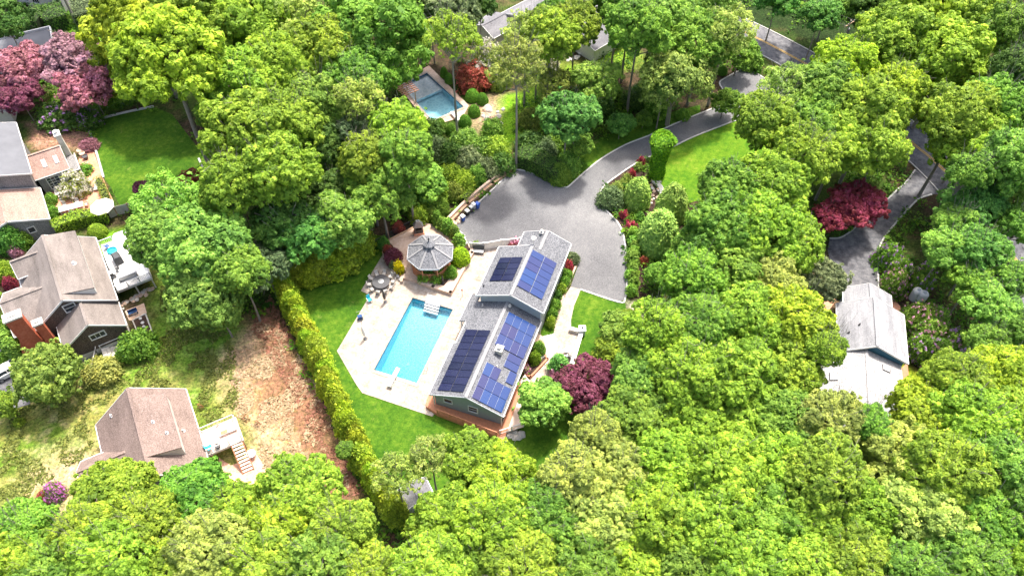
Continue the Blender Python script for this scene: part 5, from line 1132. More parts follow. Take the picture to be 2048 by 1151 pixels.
# ------------------------------------------------------------------ trees and shrubs
def unit(v): return v/np.maximum(np.linalg.norm(v, axis=1, keepdims=True), 1e-9)
def leaf_quads(P, Nn, size, rs, elong=1.5):
    n = len(P); r = rs.normal(size=(n, 3)); t = unit(np.cross(Nn, r)); b = np.cross(Nn, t)
    s = (size*np.exp(rs.normal(0, .34, n)))[:, None]; V = np.stack([P-t*s*elong*.5, P-b*s*.42+Nn*s*.08, P+t*s*elong*.5, P+b*s*.42+Nn*s*.08], 1)
    return V.reshape(-1, 3), np.arange(n*4).reshape(-1, 4)
def crown_pts(seed, R, Hh, nl, ntuft, k, zmin=-.45, lr=(.30, .46), gap=.08, spread=.42, core=.55, lobe_out=.62, flat=1.0):
    """leaf positions, normals and tints: tufts of leaves over the lobes of a crown centred on the origin"""
    rs = np.random.RandomState(seed); L = [(np.zeros(3), core*min(R, Hh*1.25))]
    for i in range(nl):
        z = 1-(i+.5)/nl*(1-zmin); a = i*2.39996+rs.uniform(-.4, .4); q = math.sqrt(max(0, 1-z*z))
        d = np.array([q*math.cos(a), q*math.sin(a), z]); o = lobe_out*rs.uniform(.8, 1.18)
        L.append((d*np.array([R*o, R*o, Hh*o]), R*rs.uniform(*lr)))
    C_ = np.array([l[0] for l in L]); Rr = np.array([l[1] for l in L]); w_ = Rr**2; w_[0] *= .8; w_ /= w_.sum()
    m = ntuft*3; li = rs.choice(len(L), m, p=w_); d = unit(rs.normal(size=(m, 3))); d[:, 2] = np.where((d[:, 2] < -.35), -d[:, 2], d[:, 2])
    P = C_[li]+d*(Rr[li]*rs.uniform(.80, 1.0, m)+rs.exponential(.22, m))[:, None]*np.array([1, 1, flat])
    dd = np.linalg.norm((P[:, None, :]-C_[None])/np.array([1, 1, flat]), axis=2)/Rr[None]; dd[np.arange(m), li] = 9
    keep = (dd.min(1) > .84) & (rs.rand(m) > gap) & (P[:, 2] > -Hh*.85); P = P[keep][:ntuft]; d = d[keep][:ntuft]
    n = len(P); base = np.repeat(P, k, 0); dn = np.repeat(d, k, 0)
    off = rs.normal(size=(n*k, 3)); off -= dn*np.sum(off*dn, 1, keepdims=True)*.55
    ts = np.repeat(rs.uniform(.65, 1.25, n), k)[:, None]
    pos = base+off*spread*.5*ts; pos += dn*(.5*spread*(1-np.minimum(1, np.linalg.norm(off, axis=1)/2))[:, None])
    nr = unit(dn*.6+off*.55+rs.normal(size=(n*k, 3))*.38+np.array([0, 0, .3]))
    lt = rs.uniform(-.2, .2, len(L)); tint = np.clip(np.repeat(rs.uniform(.25, .75, n)+lt[li[keep][:ntuft]], k)+rs.uniform(-.22, .22, n*k), 0, 1)
    return pos, nr, tint, L
def bark_tube(V, F, pts, rad, n=6):
    pts = [Vector(p) for p in pts]; o = len(V)
    for i, p in enumerate(pts):
        d = (pts[min(i+1, len(pts)-1)]-pts[max(i-1, 0)]).normalized(); a = d.cross(Vector((0, 1, 0)) if abs(d.y) < .9 else Vector((1, 0, 0))).normalized(); b = d.cross(a)
        for k in range(n): t = 2*math.pi*k/n; V.append(tuple(p+(a*math.cos(t)+b*math.sin(t))*rad[i]))
    for i in range(len(pts)-1):
        for k in range(n): F.append((o+i*n+k, o+i*n+(k+1) % n, o+(i+1)*n+(k+1) % n, o+(i+1)*n+k))
def make_tree(seed, R, H, Hh, nl, ntuft, k, leaf, stems=1, bark=None, twigs=0, **kw):
    """prototype meshes: crown centred at height zc, trunk with limbs to the lobes"""
    zc = H-Hh; pos, nr, tint, L = crown_pts(seed, R, Hh, nl, ntuft, k, **kw); rs = np.random.RandomState(seed+99); rr = random.Random(seed)
    V, F = leaf_quads(pos, nr, leaf, rs); V[:, 2] += zc
    cm = np_mesh('crown', V, F, LEAF, tint=tint)
    TV, TF = [], []; r0 = .028*H*.55
    fork = zc-Hh*.45
    for s in range(stems):
        a = 2*math.pi*s/stems+seed; ox = .25*(stems > 1); lean = (.0 if stems == 1 else R*.3)
        top = (math.cos(a)*lean, math.sin(a)*lean, fork if stems == 1 else zc)
        p = [(ox*math.cos(a), ox*math.sin(a), 0), (ox*math.cos(a)+rr.uniform(-.2, .2), ox*math.sin(a)+rr.uniform(-.2, .2), top[2]*.45), top]
        sc_ = 1 if stems == 1 else .6; bark_tube(TV, TF, p, [r0*1.25*sc_, r0*.9*sc_, r0*.62*sc_], 8)
        for i, (c, lrad) in enumerate(L[1:]):
            if stems > 1 and i % stems != s: continue
            q = Vector((c[0], c[1], c[2]+zc)); st = Vector(top) if i % 2 else Vector(top)-Vector((0, 0, H*.06*rr.random()))
            mid = st.lerp(q, .5)+Vector((rr.uniform(-.3, .3), rr.uniform(-.3, .3), rr.uniform(-.1, .5))); en = st.lerp(q, .97)
            bark_tube(TV, TF, [st, mid, en], [r0*.42*sc_, r0*.26*sc_, r0*.1], 5)
            for w_ in range(3+twigs):
                dv = Vector((rr.gauss(0, 1), rr.gauss(0, 1), rr.gauss(.3, .8))).normalized()*lrad*rr.uniform(.8, 1.2); s2 = mid.lerp(en, rr.uniform(.3, 1))
                bark_tube(TV, TF, [s2, s2+dv*.5+Vector((0, 0, .15)), q+dv], [r0*.13, r0*.09, .03], 4)
    tm = np_mesh('trunk', np.array(TV), np.array(TF), bark or BARK)
    return dict(crown=cm, trunk=tm, R=R, H=H, zc=zc)
TP = {}
TP['broad'] = [make_tree(100+i, 6.2, 17, 5.6, 26+3*i, 1750, 30, .27, gap=.05, spread=.44, lr=(.19, .33), lobe_out=.76, core=.72) for i in range(7)]
TP['airy'] = [make_tree(200+i, 6.0, 18, 4.8, 22, 470, 20, .27, bark=BARKP, twigs=2, gap=.2, spread=.6, lr=(.18, .30), core=.3, lobe_out=.78) for i in range(3)]
TP['layer'] = [make_tree(300+i, 4.6, 10, 3.6, 20, 1200, 26, .23, gap=.06, spread=.4, lr=(.20, .34), flat=.7, twigs=1, lobe_out=.74, core=.6) for i in range(3)]
TP['maple'] = [make_tree(400+i, 4.0, 7.0, 2.9, 24, 950, 26, .21, gap=.06, spread=.36, lr=(.18, .32), flat=.6, zmin=-.6, lobe_out=.76, core=.6) for i in range(2)]
TP['round'] = [make_tree(500+i, 3.2, 6.2, 3.0, 20, 900, 24, .2, gap=.02, spread=.34, lr=(.22, .36), core=.85, zmin=-.8, lobe_out=.7) for i in range(3)]
TP['tall'] = [make_tree(650+i, 6.4, 25, 5.2, 28, 1700, 30, .27, gap=.06, spread=.44, lr=(.19, .33), lobe_out=.76, core=.6) for i in range(2)]
TP['multi'] = [make_tree(600, 5.6, 12, 4.2, 14, 620, 22, .24, stems=4, bark=BARKP, twigs=3, gap=.18, spread=.65, lr=(.26, .38), core=.3, lobe_out=.7)]
COL = {'Y': (.275, .425, .040), 'YY': (.35, .47, .035), 'G': (.195, .36, .045), 'L': (.235, .42, .065), 'D': (.10, .21, .035), 'O': (.34, .44, .09), 'B': (.26, .34, .06), 'S': (.17, .24, .10),
       'E': (.15, .35, .06), 'plum': (.215, .065, .10), 'pink': (.50, .28, .33), 'rose': (.44, .18, .21), 'red': (.31, .06, .08), 'brick': (.42, .12, .07), 'V': (.165, .35, .04)}
RS = random.Random(2024)
def jit(c, a=.12):
    k = RS.uniform(1-a, 1+a); return tuple(min(1, x*k*RS.uniform(1-a*.6, 1+a*.6)) for x in c)
def tree(x, y, rpx, H, colr, label, kind='broad', base=False, name='oak_tree', group=None, cat='tree', sq=1.0):
    """x, y = middle of the crown in the photo (or foot of the trunk when base=True); rpx = crown half-width there"""
    P = RS.choice(TP[kind]); zc = H*.7
    for _ in range(4):
        X_, Y_, _z = g(x, y, 0 if base else zc); R = rpx*1.05*mpx(x, y, zc); q = R/P['R']; zc = max(H-(P['H']-P['zc'])*q*.95, (P['H']-P['zc'])*q*.8)
    o = thing(name, label, cat, (X_, Y_, 0), RS.uniform(0, 6.28), group, (q, q*sq, q))
    k = zc/q/P['zc']; t = put('trunk', P['trunk'], o); t.scale = (1, 1, k)
    put('crown', P['crown'], o, loc=(0, 0, zc/q-P['zc']), color=jit(COL[colr])); return o

# ---- single trees, upper left quarter
T = tree
T(428, 346, 118, 26, 'YY', 'huge yellow-green tree with a long bare trunk at the corner of the square upper-left lawn', 'tall', base=True)
T(300, 60, 100, 20, 'YY', 'bright yellow-green crown at the top edge, left of the darker green crowns')
T(245, 140, 58, 9.5, 'YY', 'yellow-green crown overlapping the pink-leaved plum tree')
T(410, 50, 92, 21, 'Y', 'broad yellow-green crown at the top edge, right of the brightest crown')
T(432, 225, 40, 11, 'G', 'green lower crown beside the long bare trunk at the lawn corner', 'layer')
T(500, 60, 84, 20, 'Y', 'yellow-green crown at the top edge above the dense middle canopy')
T(590, 45, 74, 19, 'O', 'olive, thinly leaved crown at the top edge left of the big green crown', 'airy')
T(480, 180, 78, 20, 'Y', 'yellow-green crown right of the huge bare-trunked tree')
T(560, 150, 76, 20, 'Y', 'lobed yellow-green crown left of the dark gap in the middle canopy')
T(650, 110, 76, 20, 'Y', 'yellow-green crown left of the big mid-green crown')
T(745, 75, 104, 21, 'G', 'big mid-green crown at the top, left of the far pool')
T(700, 170, 62, 18, 'G', 'mid-green crown under the big crown left of the far pool')
T(762, 152, 40, 15, 'G', 'mid-green crown touching the pale end of the far pool')
T(500, 275, 84, 21, 'Y', 'large yellow-green crown above the long-trunk oak lobes, left of centre')
T(575, 250, 66, 19, 'Y', 'yellow-green crown in the middle of the upper-left canopy')
T(560, 345, 74, 19, 'Y', 'yellow-green crown over the dark wooded hollow')
T(470, 370, 68, 18, 'Y', 'yellow-green crown just right of the small red maple')
T(630, 210, 56, 18, 'G', 'green crown beside the thin grey-olive tree')
T(715, 200, 50, 18, 'O', 'thin grey-olive tree with visible limbs left of the far pool', 'airy')
T(700, 260, 46, 14, 'S', 'dull grey-green tree below the thin olive one', 'airy')
T(640, 290, 52, 14, 'D', 'dark green tree in the hollow at the middle of the canopy')
T(790, 262, 56, 16, 'Y', 'compact yellow-green crown below the pergola of the far pool')
T(730, 320, 52, 16, 'Y', 'yellow-green rounded crown left of two others above the arborvitae hedge')
T(810, 318, 54, 16, 'G', 'bright green rounded crown right of its twin above the gazebo')
T(760, 385, 62, 13, 'G', 'tall mid-green mass just above the gazebo terrace fence')
T(850, 370, 40, 6, 'L', 'light green small tree at the end of the timber wall', 'layer')
T(690, 440, 60, 12, 'L', 'bright green layered tree above the broad arborvitae group', 'layer')
T(620, 470, 58, 11, 'E', 'fresh green layered tree left of the bright layered one', 'layer')
T(560, 450, 56, 12, 'D', 'dark green tree in the shade below the yellow-green canopy', 'layer')
T(530, 530, 48, 9, 'S', 'grey-green tree at the top end of the long arborvitae hedge', 'layer')
T(655, 380, 52, 11, 'D', 'dark green tree behind the bright layered trees', 'layer')
T(350, 430, 80, 14, 'L', 'light green loosely branched tree over the end of the white deck', 'airy')
T(330, 480, 62, 14, 'L', 'light green crown hanging over the white deck rail')
T(400, 500, 84, 15, 'L', 'large light green crown in the middle of the tree group right of the white deck')
T(415, 590, 74, 11, 'L', 'light green crown above the worn yard')
T(440, 622, 42, 8, 'L', 'lowest light green crown of the group right of the white deck')
T(480, 545, 52, 13, 'G', 'mid-green crown between the white-deck trees and the arborvitae hedge')
T(45, 138, 52, 9, 'rose', 'plum-red maple at the left edge beside the small flat-roofed house', 'maple', name='plum_tree')
T(40, 195, 40, 7, 'plum', 'darker purple maple below the plum-red one at the left edge', 'maple', name='plum_tree')
T(150, 120, 56, 11, 'pink', 'pink-mauve leaved tree left of the bright yellow-green crown', 'maple', name='plum_tree')
T(178, 172, 54, 9, 'rose', 'dusky pink tree above the gravel strip of the upper-left lawn', 'maple', name='plum_tree')
T(158, 56, 70, 25, 'Y', 'tall tree with a bare grey trunk showing in the hedge at the top left', base=True)
T(10, 45, 46, 12, 'D', 'dark conifer-like tree in the top left corner', 'layer')
T(290, 380, 22, 4.5, 'plum', 'small purple maple at the lower edge of the square lawn', 'maple', name='small_maple')
T(380, 358, 22, 4.5, 'brick', 'small brick-red maple at the lower right corner of the square lawn', 'maple', name='small_maple')
# ---- upper middle
T(900, 25, 60, 15, 'S', 'grey-green dense tree at the top edge left of the far grey roof', 'layer')
T(830, 20, 54, 15, 'D', 'dark green tree at the top edge above the far pool', 'layer')
T(960, 10, 30, 12, 'D', 'small dark tree at the top edge beside the far grey roof', 'layer')
T(916, 284, 60, 22, 'Y', 'tall yellow-green tree whose straight pale trunk crosses the far pool', 'airy', base=True)
T(862, 45, 36, 11, 'YY', 'yellow crown directly above the far pool')
T(1032, 336, 62, 22, 'O', 'tall olive tree with a long crooked pale trunk at the corner of the parking area', 'airy', base=True)
T(1100, 80, 54, 17, 'Y', 'yellow-green crown below the far grey roof')
T(1050, 75, 44, 16, 'O', 'thin olive crown between the far pool and the far grey roof', 'airy')
T(1120, 30, 40, 15, 'G', 'green crown hiding the middle of the far grey roof')
T(1075, 62, 40, 16, 'Y', 'small yellow-green crown in front of the far grey roof')
T(1150, 55, 48, 16, 'Y', 'yellow-green crown at the right end of the far grey roof')
T(1222, 132, 58, 17, 'G', 'green tree with a bare grey trunk above the dark shrubs', base=True)
T(1254, 226, 66, 20, 'G', 'dark green tall tree with a pale forked trunk above the upper driveway', base=True)
T(1260, 30, 56, 17, 'G', 'green crown at the top edge right of the far grey roof')
T(1340, 40, 62, 17, 'L', 'light green crown at the top edge left of the road')
T(1425, 15, 46, 15, 'G', 'green crown at the top edge where the road enters')
T(1400, 90, 60, 16, 'G', 'green crown on the left bank of the road')
T(1450, 70, 56, 17, 'O', 'thin olive crown overhanging the road at the top', 'airy')
T(1135, 235, 56, 13, 'E', 'bright emerald tree left of the upper driveway', 'layer')
T(1190, 165, 48, 12, 'L', 'light green tree behind the emerald one', 'layer')
T(1160, 290, 26, 5, 'G', 'small green tree in a ring bed on the strip lawn, lower one', 'layer')
T(1241, 250, 26, 4.5, 'E', 'small green tree in a ring bed on the strip lawn, middle one', 'layer')
T(1287, 238, 17, 3, 'G', 'smallest green shrub-tree in a ring bed near the olive multi-stem tree', 'layer')
T(1334, 251, 74, 13, 'O', 'wide olive tree with several pale stems beside the upper driveway', 'multi', base=True)
T(1330, 160, 40, 12, 'D', 'dark green tree behind the multi-stem olive tree', 'layer')
T(1450, 205, 28, 5, 'G', 'green small tree at the bend of the upper driveway', 'layer')
T(1110, 175, 36, 10, 'B', 'brownish-green slim tree between the far pool lawn and the emerald tree', 'airy')
T(1480, 105, 34, 7, 'G', 'green bushy tree beside the turning area of the driveway', 'layer')
# ---- the island and the bed right of the driveway
T(1314, 548, 21, 4, 'G', 'round green bushy tree at the lower end of the mulch bed', 'round')
T(1400, 505, 46, 13, 'G', 'green crown right of the feathery pines', 'broad')
T(1085, 806, 50, 6.5, 'L', 'broad light green tree beside the cedar deck', 'layer', name='dogwood_tree')
T(1174, 768, 53, 6.0, 'plum', 'wide dark-purple maple right of the front court', 'maple', name='purple_maple')
T(1712, 412, 50, 7.5, 'red', 'crimson maple spreading over the side driveway', 'maple', name='crimson_maple')
T(1664, 432, 33, 6, 'red', 'darker crimson maple lobe left of the side driveway', 'maple', name='crimson_maple')
T(1640, 562, 44, 8, 'S', 'dark glossy grey-green tree left of the white-roofed house', 'round', name='holly_tree')
T(92, 752, 56, 8, 'B', 'large round olive-green tree in front of the lower-left drive', 'round', name='maple_tree')
T(10, 810, 24, 4, 'Y', 'round yellow-green bush at the left edge below the drive', 'round', name='large_bush')
T(1240, 660, 40, 6, 'L', 'light green small tree on the right side of the front lawn', 'layer')
T(1260, 605+35, 24, 5, 'Y', 'yellow-green small tree where the driveway bed meets the front lawn', 'layer')
T(1225, 700, 34, 5, 'Y', 'yellow-green small tree above the purple maple', 'layer')
# ---- lower left
T(812, 1030, 48, 12, 'O', 'thin olive tree with a dark trunk beside the lower end of the long hedge', 'airy', base=True)
T(862, 915, 44, 12, 'O', 'olive open crown over the lower lawn', 'airy')
T(238, 1008, 84, 14, 'Y', 'yellow-green crown covering the lower end of the brown roof')
T(392, 1004, 76, 14, 'V', 'deep green crown beside the red paver patio')
T(605, 985, 72, 15, 'Y', 'yellow-green crown over the dry yard, left of the long hedge')
T(690, 900, 17, 5, 'G', 'small green crown touching the long hedge from the left')
T(950, 928, 62, 13, 'Y', 'yellow-green crown directly below the cedar deck')

# ---- canopy rows: the place in its row is counted from the left
ORD = 'first second third fourth fifth sixth seventh eighth ninth tenth eleventh twelfth thirteenth fourteenth fifteenth sixteenth seventeenth eighteenth nineteenth twentieth'.split()
ORD2 = ORD+['twenty-'+o for o in ORD[:9]]+['thirtieth']+['thirty-'+o for o in ORD[:9]]+['fortieth']+['forty-'+o for o in ORD[:9]]
CN = {'Y': 'yellow-green', 'YY': 'bright yellow-green', 'G': 'mid-green', 'L': 'light green', 'D': 'dark green', 'O': 'olive', 'B': 'brownish-green', 'S': 'grey-green', 'E': 'emerald', 'V': 'deep green'}
def row(where, items, H=15, group='canopy trees of the wood'):
    items = sorted(items)
    for i, it in enumerate(items):
        x, y, r, c = it[:4]; kind = it[4] if len(it) > 4 else ('airy' if c == 'O' and i % 2 else 'broad')
        T(x, y, r, H*RS.uniform(.9, 1.12)*(.62 if kind == 'layer' and H > 12 else 1), c, f'{CN[c]} crown, {ORD[i]} from left {where}', kind, group=group)
row('along the bottom edge of the photo', [(20, 1125, 78, 'Y'), (125, 1140, 80, 'G'), (225, 1120, 78, 'Y'), (330, 1140, 80, 'Y'), (430, 1105, 80, 'O', 'broad'), (530, 1135, 74, 'Y'), (640, 1145, 78, 'G'), (735, 1160, 62, 'Y'),
     (850, 1155, 80, 'Y'), (955, 1140, 78, 'G'), (1055, 1145, 80, 'Y'), (1165, 1150, 78, 'G'), (1270, 1145, 82, 'Y'), (1380, 1150, 80, 'G'), (1490, 1145, 82, 'Y'), (1600, 1150, 80, 'Y'), (1710, 1140, 78, 'Y'), (1820, 1160, 70, 'G'), (1930, 1145, 80, 'G'), (2035, 1140, 80, 'Y')], 15)
row('in the row above the bottom-edge trees', [(45, 1068, 64, 'G'), (175, 1072, 62, 'Y'), (300, 1050, 66, 'Y'), (470, 1030, 60, 'Y'), (560, 1060, 66, 'YY'), (685, 1065, 60, 'Y'), (900, 1055, 72, 'Y'), (990, 1040, 76, 'Y'), (1090, 1050, 72, 'G'),
     (1195, 1050, 80, 'O', 'broad'), (1300, 1045, 80, 'Y'), (1410, 1050, 78, 'Y'), (1515, 1040, 78, 'G'), (1615, 1040, 80, 'Y'), (1720, 1030, 76, 'Y'), (1850, 1045, 92, 'O', 'broad'), (1960, 1050, 78, 'G'), (2045, 1040, 70, 'G')], 15)
row('in the third row up, right of lower lawn', [(1010, 955, 66, 'YY'), (1150, 955, 62, 'O', 'broad'), (1235, 960, 68, 'O', 'broad'), (1345, 945, 82, 'Y'), (1450, 950, 80, 'Y'), (1555, 945, 78, 'Y'), (1650, 950, 76, 'Y'),
     (1790, 925, 84, 'O', 'broad'), (1885, 950, 80, 'Y'), (1985, 945, 80, 'G')], 15.5)
row('in the fourth row up, level with the purple maple', [(1190, 870, 46, 'O'), (1265, 850, 74, 'G'), (1365, 850, 78, 'Y'), (1470, 860, 78, 'Y'), (1565, 850, 76, 'G'), (1660, 850, 66, 'O', 'broad'), (1740, 850, 40, 'G'), (1850, 830, 70, 'YY'), (1945, 850, 76, 'Y'), (2035, 840, 70, 'Y')], 15)
row('of wood level with the pool diving board', [(1290, 760, 66, 'L'), (1380, 755, 70, 'Y'), (1475, 760, 76, 'Y'), (1570, 750, 70, 'Y'), (1905, 760, 58, 'Y'), (1990, 760, 66, 'YY')], 15)
row('in the wood level with the front court', [(1310, 665, 60, 'Y'), (1395, 655, 66, 'G'), (1490, 650, 74, 'Y'), (1580, 650, 70, 'YY'), (1650, 700, 36, 'Y')], 15)
row('of wood right of the mulch bed', [(1385, 560, 60, 'G'), (1460, 545, 72, 'G'), (1535, 570, 66, 'O', 'broad')], 15)
row('in the wood level with the feathery pines', [(1440, 460, 70, 'G'), (1520, 465, 76, 'Y'), (1590, 490, 56, 'Y')], 16)
row('below the round lawn, left of crimson maple', [(1455, 385, 60, 'G'), (1540, 375, 74, 'Y'), (1612, 312, 58, 'Y')], 17)
row('between turning area and lower road bend', [(1530, 245, 60, 'Y'), (1570, 185, 52, 'O'), (1610, 270, 72, 'G'), (1680, 283, 66, 'Y'), (1757, 298, 56, 'Y')], 17)
row('beside the road below the utility pole', [(1640, 190, 66, 'G'), (1690, 140, 58, 'YY'), (1740, 230, 70, 'Y'), (1790, 190, 58, 'YY')], 17)
row('in the top right wood beyond the road', [(1555, 0, 40, 'E', 'layer'), (1640, 34, 38, 'E', 'layer'), (1660, 8, 46, 'G', 'layer'), (1745, 18, 54, 'D', 'layer'), (1790, 90, 74, 'Y'), (1850, 45, 80, 'YY'), (1890, 130, 82, 'Y'), (1960, 40, 62, 'Y'), (2025, 70, 56, 'G'), (2030, 150, 50, 'D')], 18)
row('in the right-edge wood above the road bend', [(1920, 245, 72, 'Y'), (1980, 205, 54, 'G'), (2040, 235, 54, 'G'), (1950, 300, 84, 'Y'), (2030, 330, 66, 'L'), (1935, 345, 40, 'G')], 17)
row('in the dim wood right of the side driveway', [(1908, 448, 40, 'L', 'layer'), (1940, 420, 56, 'E'), (2000, 400, 52, 'G'), (2040, 450, 46, 'G', 'layer'), (1960, 500, 52, 'E', 'layer'), (1890, 500, 44, 'L', 'layer'), (2025, 560, 46, 'L', 'layer'), (1945, 565, 44, 'G', 'layer'), (1985, 620, 52, 'L', 'layer'), (2040, 660, 46, 'G', 'layer'), (1975, 685, 42, 'L', 'layer')], 11)

# ---- shrubs
def make_shrub(seed, R, H, n, leaf, needle=False, lobes=9, cone=0.0, box=None, blossom=0):
    """ground-hugging clump; cone>0 makes a pointed column"""
    rs = np.random.RandomState(seed)
    n0 = n; q_ = 1 if (lobes == 1 or needle and not cone) else 12; n = n//q_
    d = unit(rs.normal(size=(n, 3))); d[:, 2] = np.abs(d[:, 2])**.8; d = unit(d)
    if cone:
        h = rs.rand(n)**.85; rad = R*(np.sin(np.minimum(1, h*5)*math.pi/2))*(1-h)**cone; a = rs.rand(n)*2*math.pi
        rip = 1+.26*np.sin(a*5+h*9)*np.sin(h*26+seed)+rs.uniform(-.12, .12, n); P = np.stack([rad*np.cos(a)*rip, rad*np.sin(a)*rip, h*H], 1); Nn = unit(np.stack([np.cos(a), np.sin(a), np.full(n, .6)], 1)+rs.normal(size=(n, 3))*.4)
    else:
        ph = rs.rand(lobes, 3); LD = unit(rs.normal(size=(lobes, 3))); LD[:, 2] = abs(LD[:, 2])
        bumpv = 1+(.3 if lobes > 1 else .05)*np.max(np.clip((d@LD.T-.72)/.28, 0, 1), 1)-(.16 if lobes > 1 else .03)+rs.uniform(-.14, .06, n)+(.10 if lobes > 1 else .03)*np.sin(d[:, 0]*9+seed)*np.sin(d[:, 1]*8)*np.sin(d[:, 2]*7+1)*1.5
        P = d*np.array([R, R, H])*bumpv[:, None]; Nn = unit(d+rs.normal(size=(n, 3))*.5+np.array([0, 0, .2]))
    if q_ > 1:
        tz = .085+.055*R; P = np.repeat(P, q_, 0)+rs.normal(size=(n*q_, 3))*tz+np.repeat(Nn*rs.uniform(0, tz*1.6, (n, 1)), q_, 0); P[:, 2] = np.abs(P[:, 2]); Nn = unit(np.repeat(Nn, q_, 0)+rs.normal(size=(n*q_, 3))*.55)
    n = len(P)
    V, F = leaf_quads(P, Nn, leaf, rs, 2.4 if needle else 1.4)
    out = {'crown': np_mesh('crown', V, F, NEEDLE if needle else LEAF, tint=np.clip(np.repeat(rs.uniform(.1, .9, n//q_), q_)+rs.uniform(-.2, .2, n), 0, 1)), 'R': R, 'H': H}
    tv, tf = [], []; bark_tube(tv, tf, [(0, 0, 0), (0, 0, H*.6)], [R*.06+.02, .02], 6)
    for k in range(5): a = k*1.256; bark_tube(tv, tf, [(0, 0, .1), (R*.5*math.cos(a), R*.5*math.sin(a), H*.55)], [.03, .01], 5)
    out['stems'] = np_mesh('stems', np.array(tv), np.array(tf), BARK)
    if blossom:
        # flower heads on the outside of the clump
        k = rs.choice(n, int(blossom), replace=False); base = np.repeat(P[k]*1.04, 12, 0)+rs.normal(size=(len(k)*12, 3))*.085
        V, F = leaf_quads(base, unit(np.repeat(Nn[k], 12, 0)+rs.normal(size=(len(base), 3))*.4), .15, rs, 1.1); out['flowers'] = np_mesh('flowers', V, F, PETAL, tint=rs.rand(len(base)))
    return out
SP = {'dome': [make_shrub(700+i, 1.5, 1.9, 5200, .15) for i in range(3)], 'neat': [make_shrub(710, 1.5, 1.5, 7000, .11, lobes=1)], 'flower': [make_shrub(720+i, 1.8, 2.1, 5200, .17, blossom=110) for i in range(2)],
      'cone': [make_shrub(730+i, .95, 4.6, 6600, .17, True, cone=.5) for i in range(4)], 'fat': [make_shrub(780+i, 1.5, 4.6, 9000, .2, cone=.42) for i in range(4)], 'twiggy': [make_shrub(795+i, .8, .8, 70, .13, True, lobes=5) for i in range(2)], 'feather': [make_shrub(790+i, 2.6, 5.0, 9000, .26, True, lobes=1, cone=0) for i in range(2)], 'small': [make_shrub(740+i, .7, .8, 1300, .12) for i in range(2)], 'posy': [make_shrub(750, .6, .7, 600, .12, blossom=70)],
      'dwarf': [make_shrub(760, .5, 1.6, 1600, .12, True, cone=.55)], 'white': [make_shrub(770, 1.8, 1.7, 4200, .15, blossom=520)]}
def shrub(x, y, rpx, H, colr, label, kind='dome', flower=None, name='shrub', group=None, z=0.0, sx=1.0, rz=None, cat='shrub'):
    P = RS.choice(SP[kind]); zc = z+H*.45; X_, Y_, _ = g(x, y, zc); s = rpx*mpx(x, y, zc)/P['R']
    o = thing(name, label, cat, (X_, Y_, z), RS.uniform(0, 6.28) if rz is None else rz, group, (s*sx, s, H/P['H']))
    put('stems', P['stems'], o); put('crown', P['crown'], o, color=jit(COL[colr] if isinstance(colr, str) else colr))
    if flower and 'flowers' in P: put('flowers', P['flowers'], o, color=flower)
    return o
S = shrub
MAUVE = (.60, .34, .66); PINKF = (.80, .42, .55); WHITEF = (.80, .76, .66); REDF = (.50, .06, .10)
S(1276, 386, 27, 5, (.34, .50, .10), 'feathery light green pine on the planting island', 'feather', name='pine_tree', cat='tree')
S(1345, 405, 32, 6, (.34, .50, .10), 'feathery pale green pine right of the planting island', 'feather', name='pine_tree', cat='tree')
S(1318, 462, 40, 6.5, (.34, .50, .10), 'largest feathery light green pine, beside the diagonal dwarf hedge', 'feather', name='pine_tree', cat='tree')
# arborvitae hedges
def along(pts, step):
    pts = [Vector((*p[:2], 0)) for p in pts]; L = [0]
    for a, b in zip(pts[:-1], pts[1:]): L.append(L[-1]+(b-a).length)
    out = []; n = max(1, int(L[-1]/step))
    for k in range(n+1):
        d = L[-1]*k/n; i = max(j for j in range(len(pts)) if L[j] <= d+1e-6); i = min(i, len(pts)-2); out.append(pts[i].lerp(pts[i+1], (d-L[i])/(L[i+1]-L[i])))
    return out
def arb(p, R, H, c, label, group, kind='cone', name='arborvitae'):
    P = RS.choice(SP[kind]); s = R/P['R']*RS.uniform(.84, 1.2)
    o = thing(name, label, 'shrub', (p.x+RS.uniform(-.28, .28), p.y+RS.uniform(-.28, .28), p.z), RS.uniform(0, 6.28), group, (s, s, H/P['H']*RS.uniform(.8, 1.15)))
    put('stems', P['stems'], o); put('crown', P['crown'], o, color=jit(COL[c], .2))
for i, p in enumerate(along(gp([(566, 575), (598, 640), (640, 730), (690, 845), (728, 925), (775, 1010), (805, 1045)]), .95)): arb(p, 1.1, 4.6, 'YY', f'yellow-green arborvitae, {ORD2[i]} from the top of the long hedge beside the bare yard', 'long arborvitae hedge', 'fat')
for i, p in enumerate(along(gp([(578, 560), (640, 560), (690, 535), (728, 508)]), 1.5)): arb(p, 1.7, 4.4, 'YY', f'broad arborvitae, {ORD2[i]} from the left in the front row above the pool lawn', 'top-of-lawn arborvitae hedge', 'fat')
for i, p in enumerate(along(gp([(590, 545), (650, 535), (700, 510), (716, 495)]), 1.6)): arb(p, 1.7, 4.6, 'YY', f'broad arborvitae, {ORD2[i]} from the left in the back row above the pool lawn', 'top-of-lawn arborvitae hedge', 'fat')
for i, p in enumerate(along(gp([(862, 438), (880, 452), (900, 468), (919, 488)], TZ-.3), 1.15)): p.z = .3; arb(p, .66, 2.6, 'G', f'small arborvitae, {ORD2[i]} from the left between the gazebo and the parking area', 'arborvitae row behind the gazebo')
for i, p in enumerate(along(gp([(1264, 472), (1266, 500), (1266, 530), (1263, 560), (1262, 584)]), .8)): arb(p, .55, 1.7, 'G', f'dwarf arborvitae, {ORD2[i]} from the top of the close row right of the driveway', 'dwarf arborvitae row', 'dwarf')
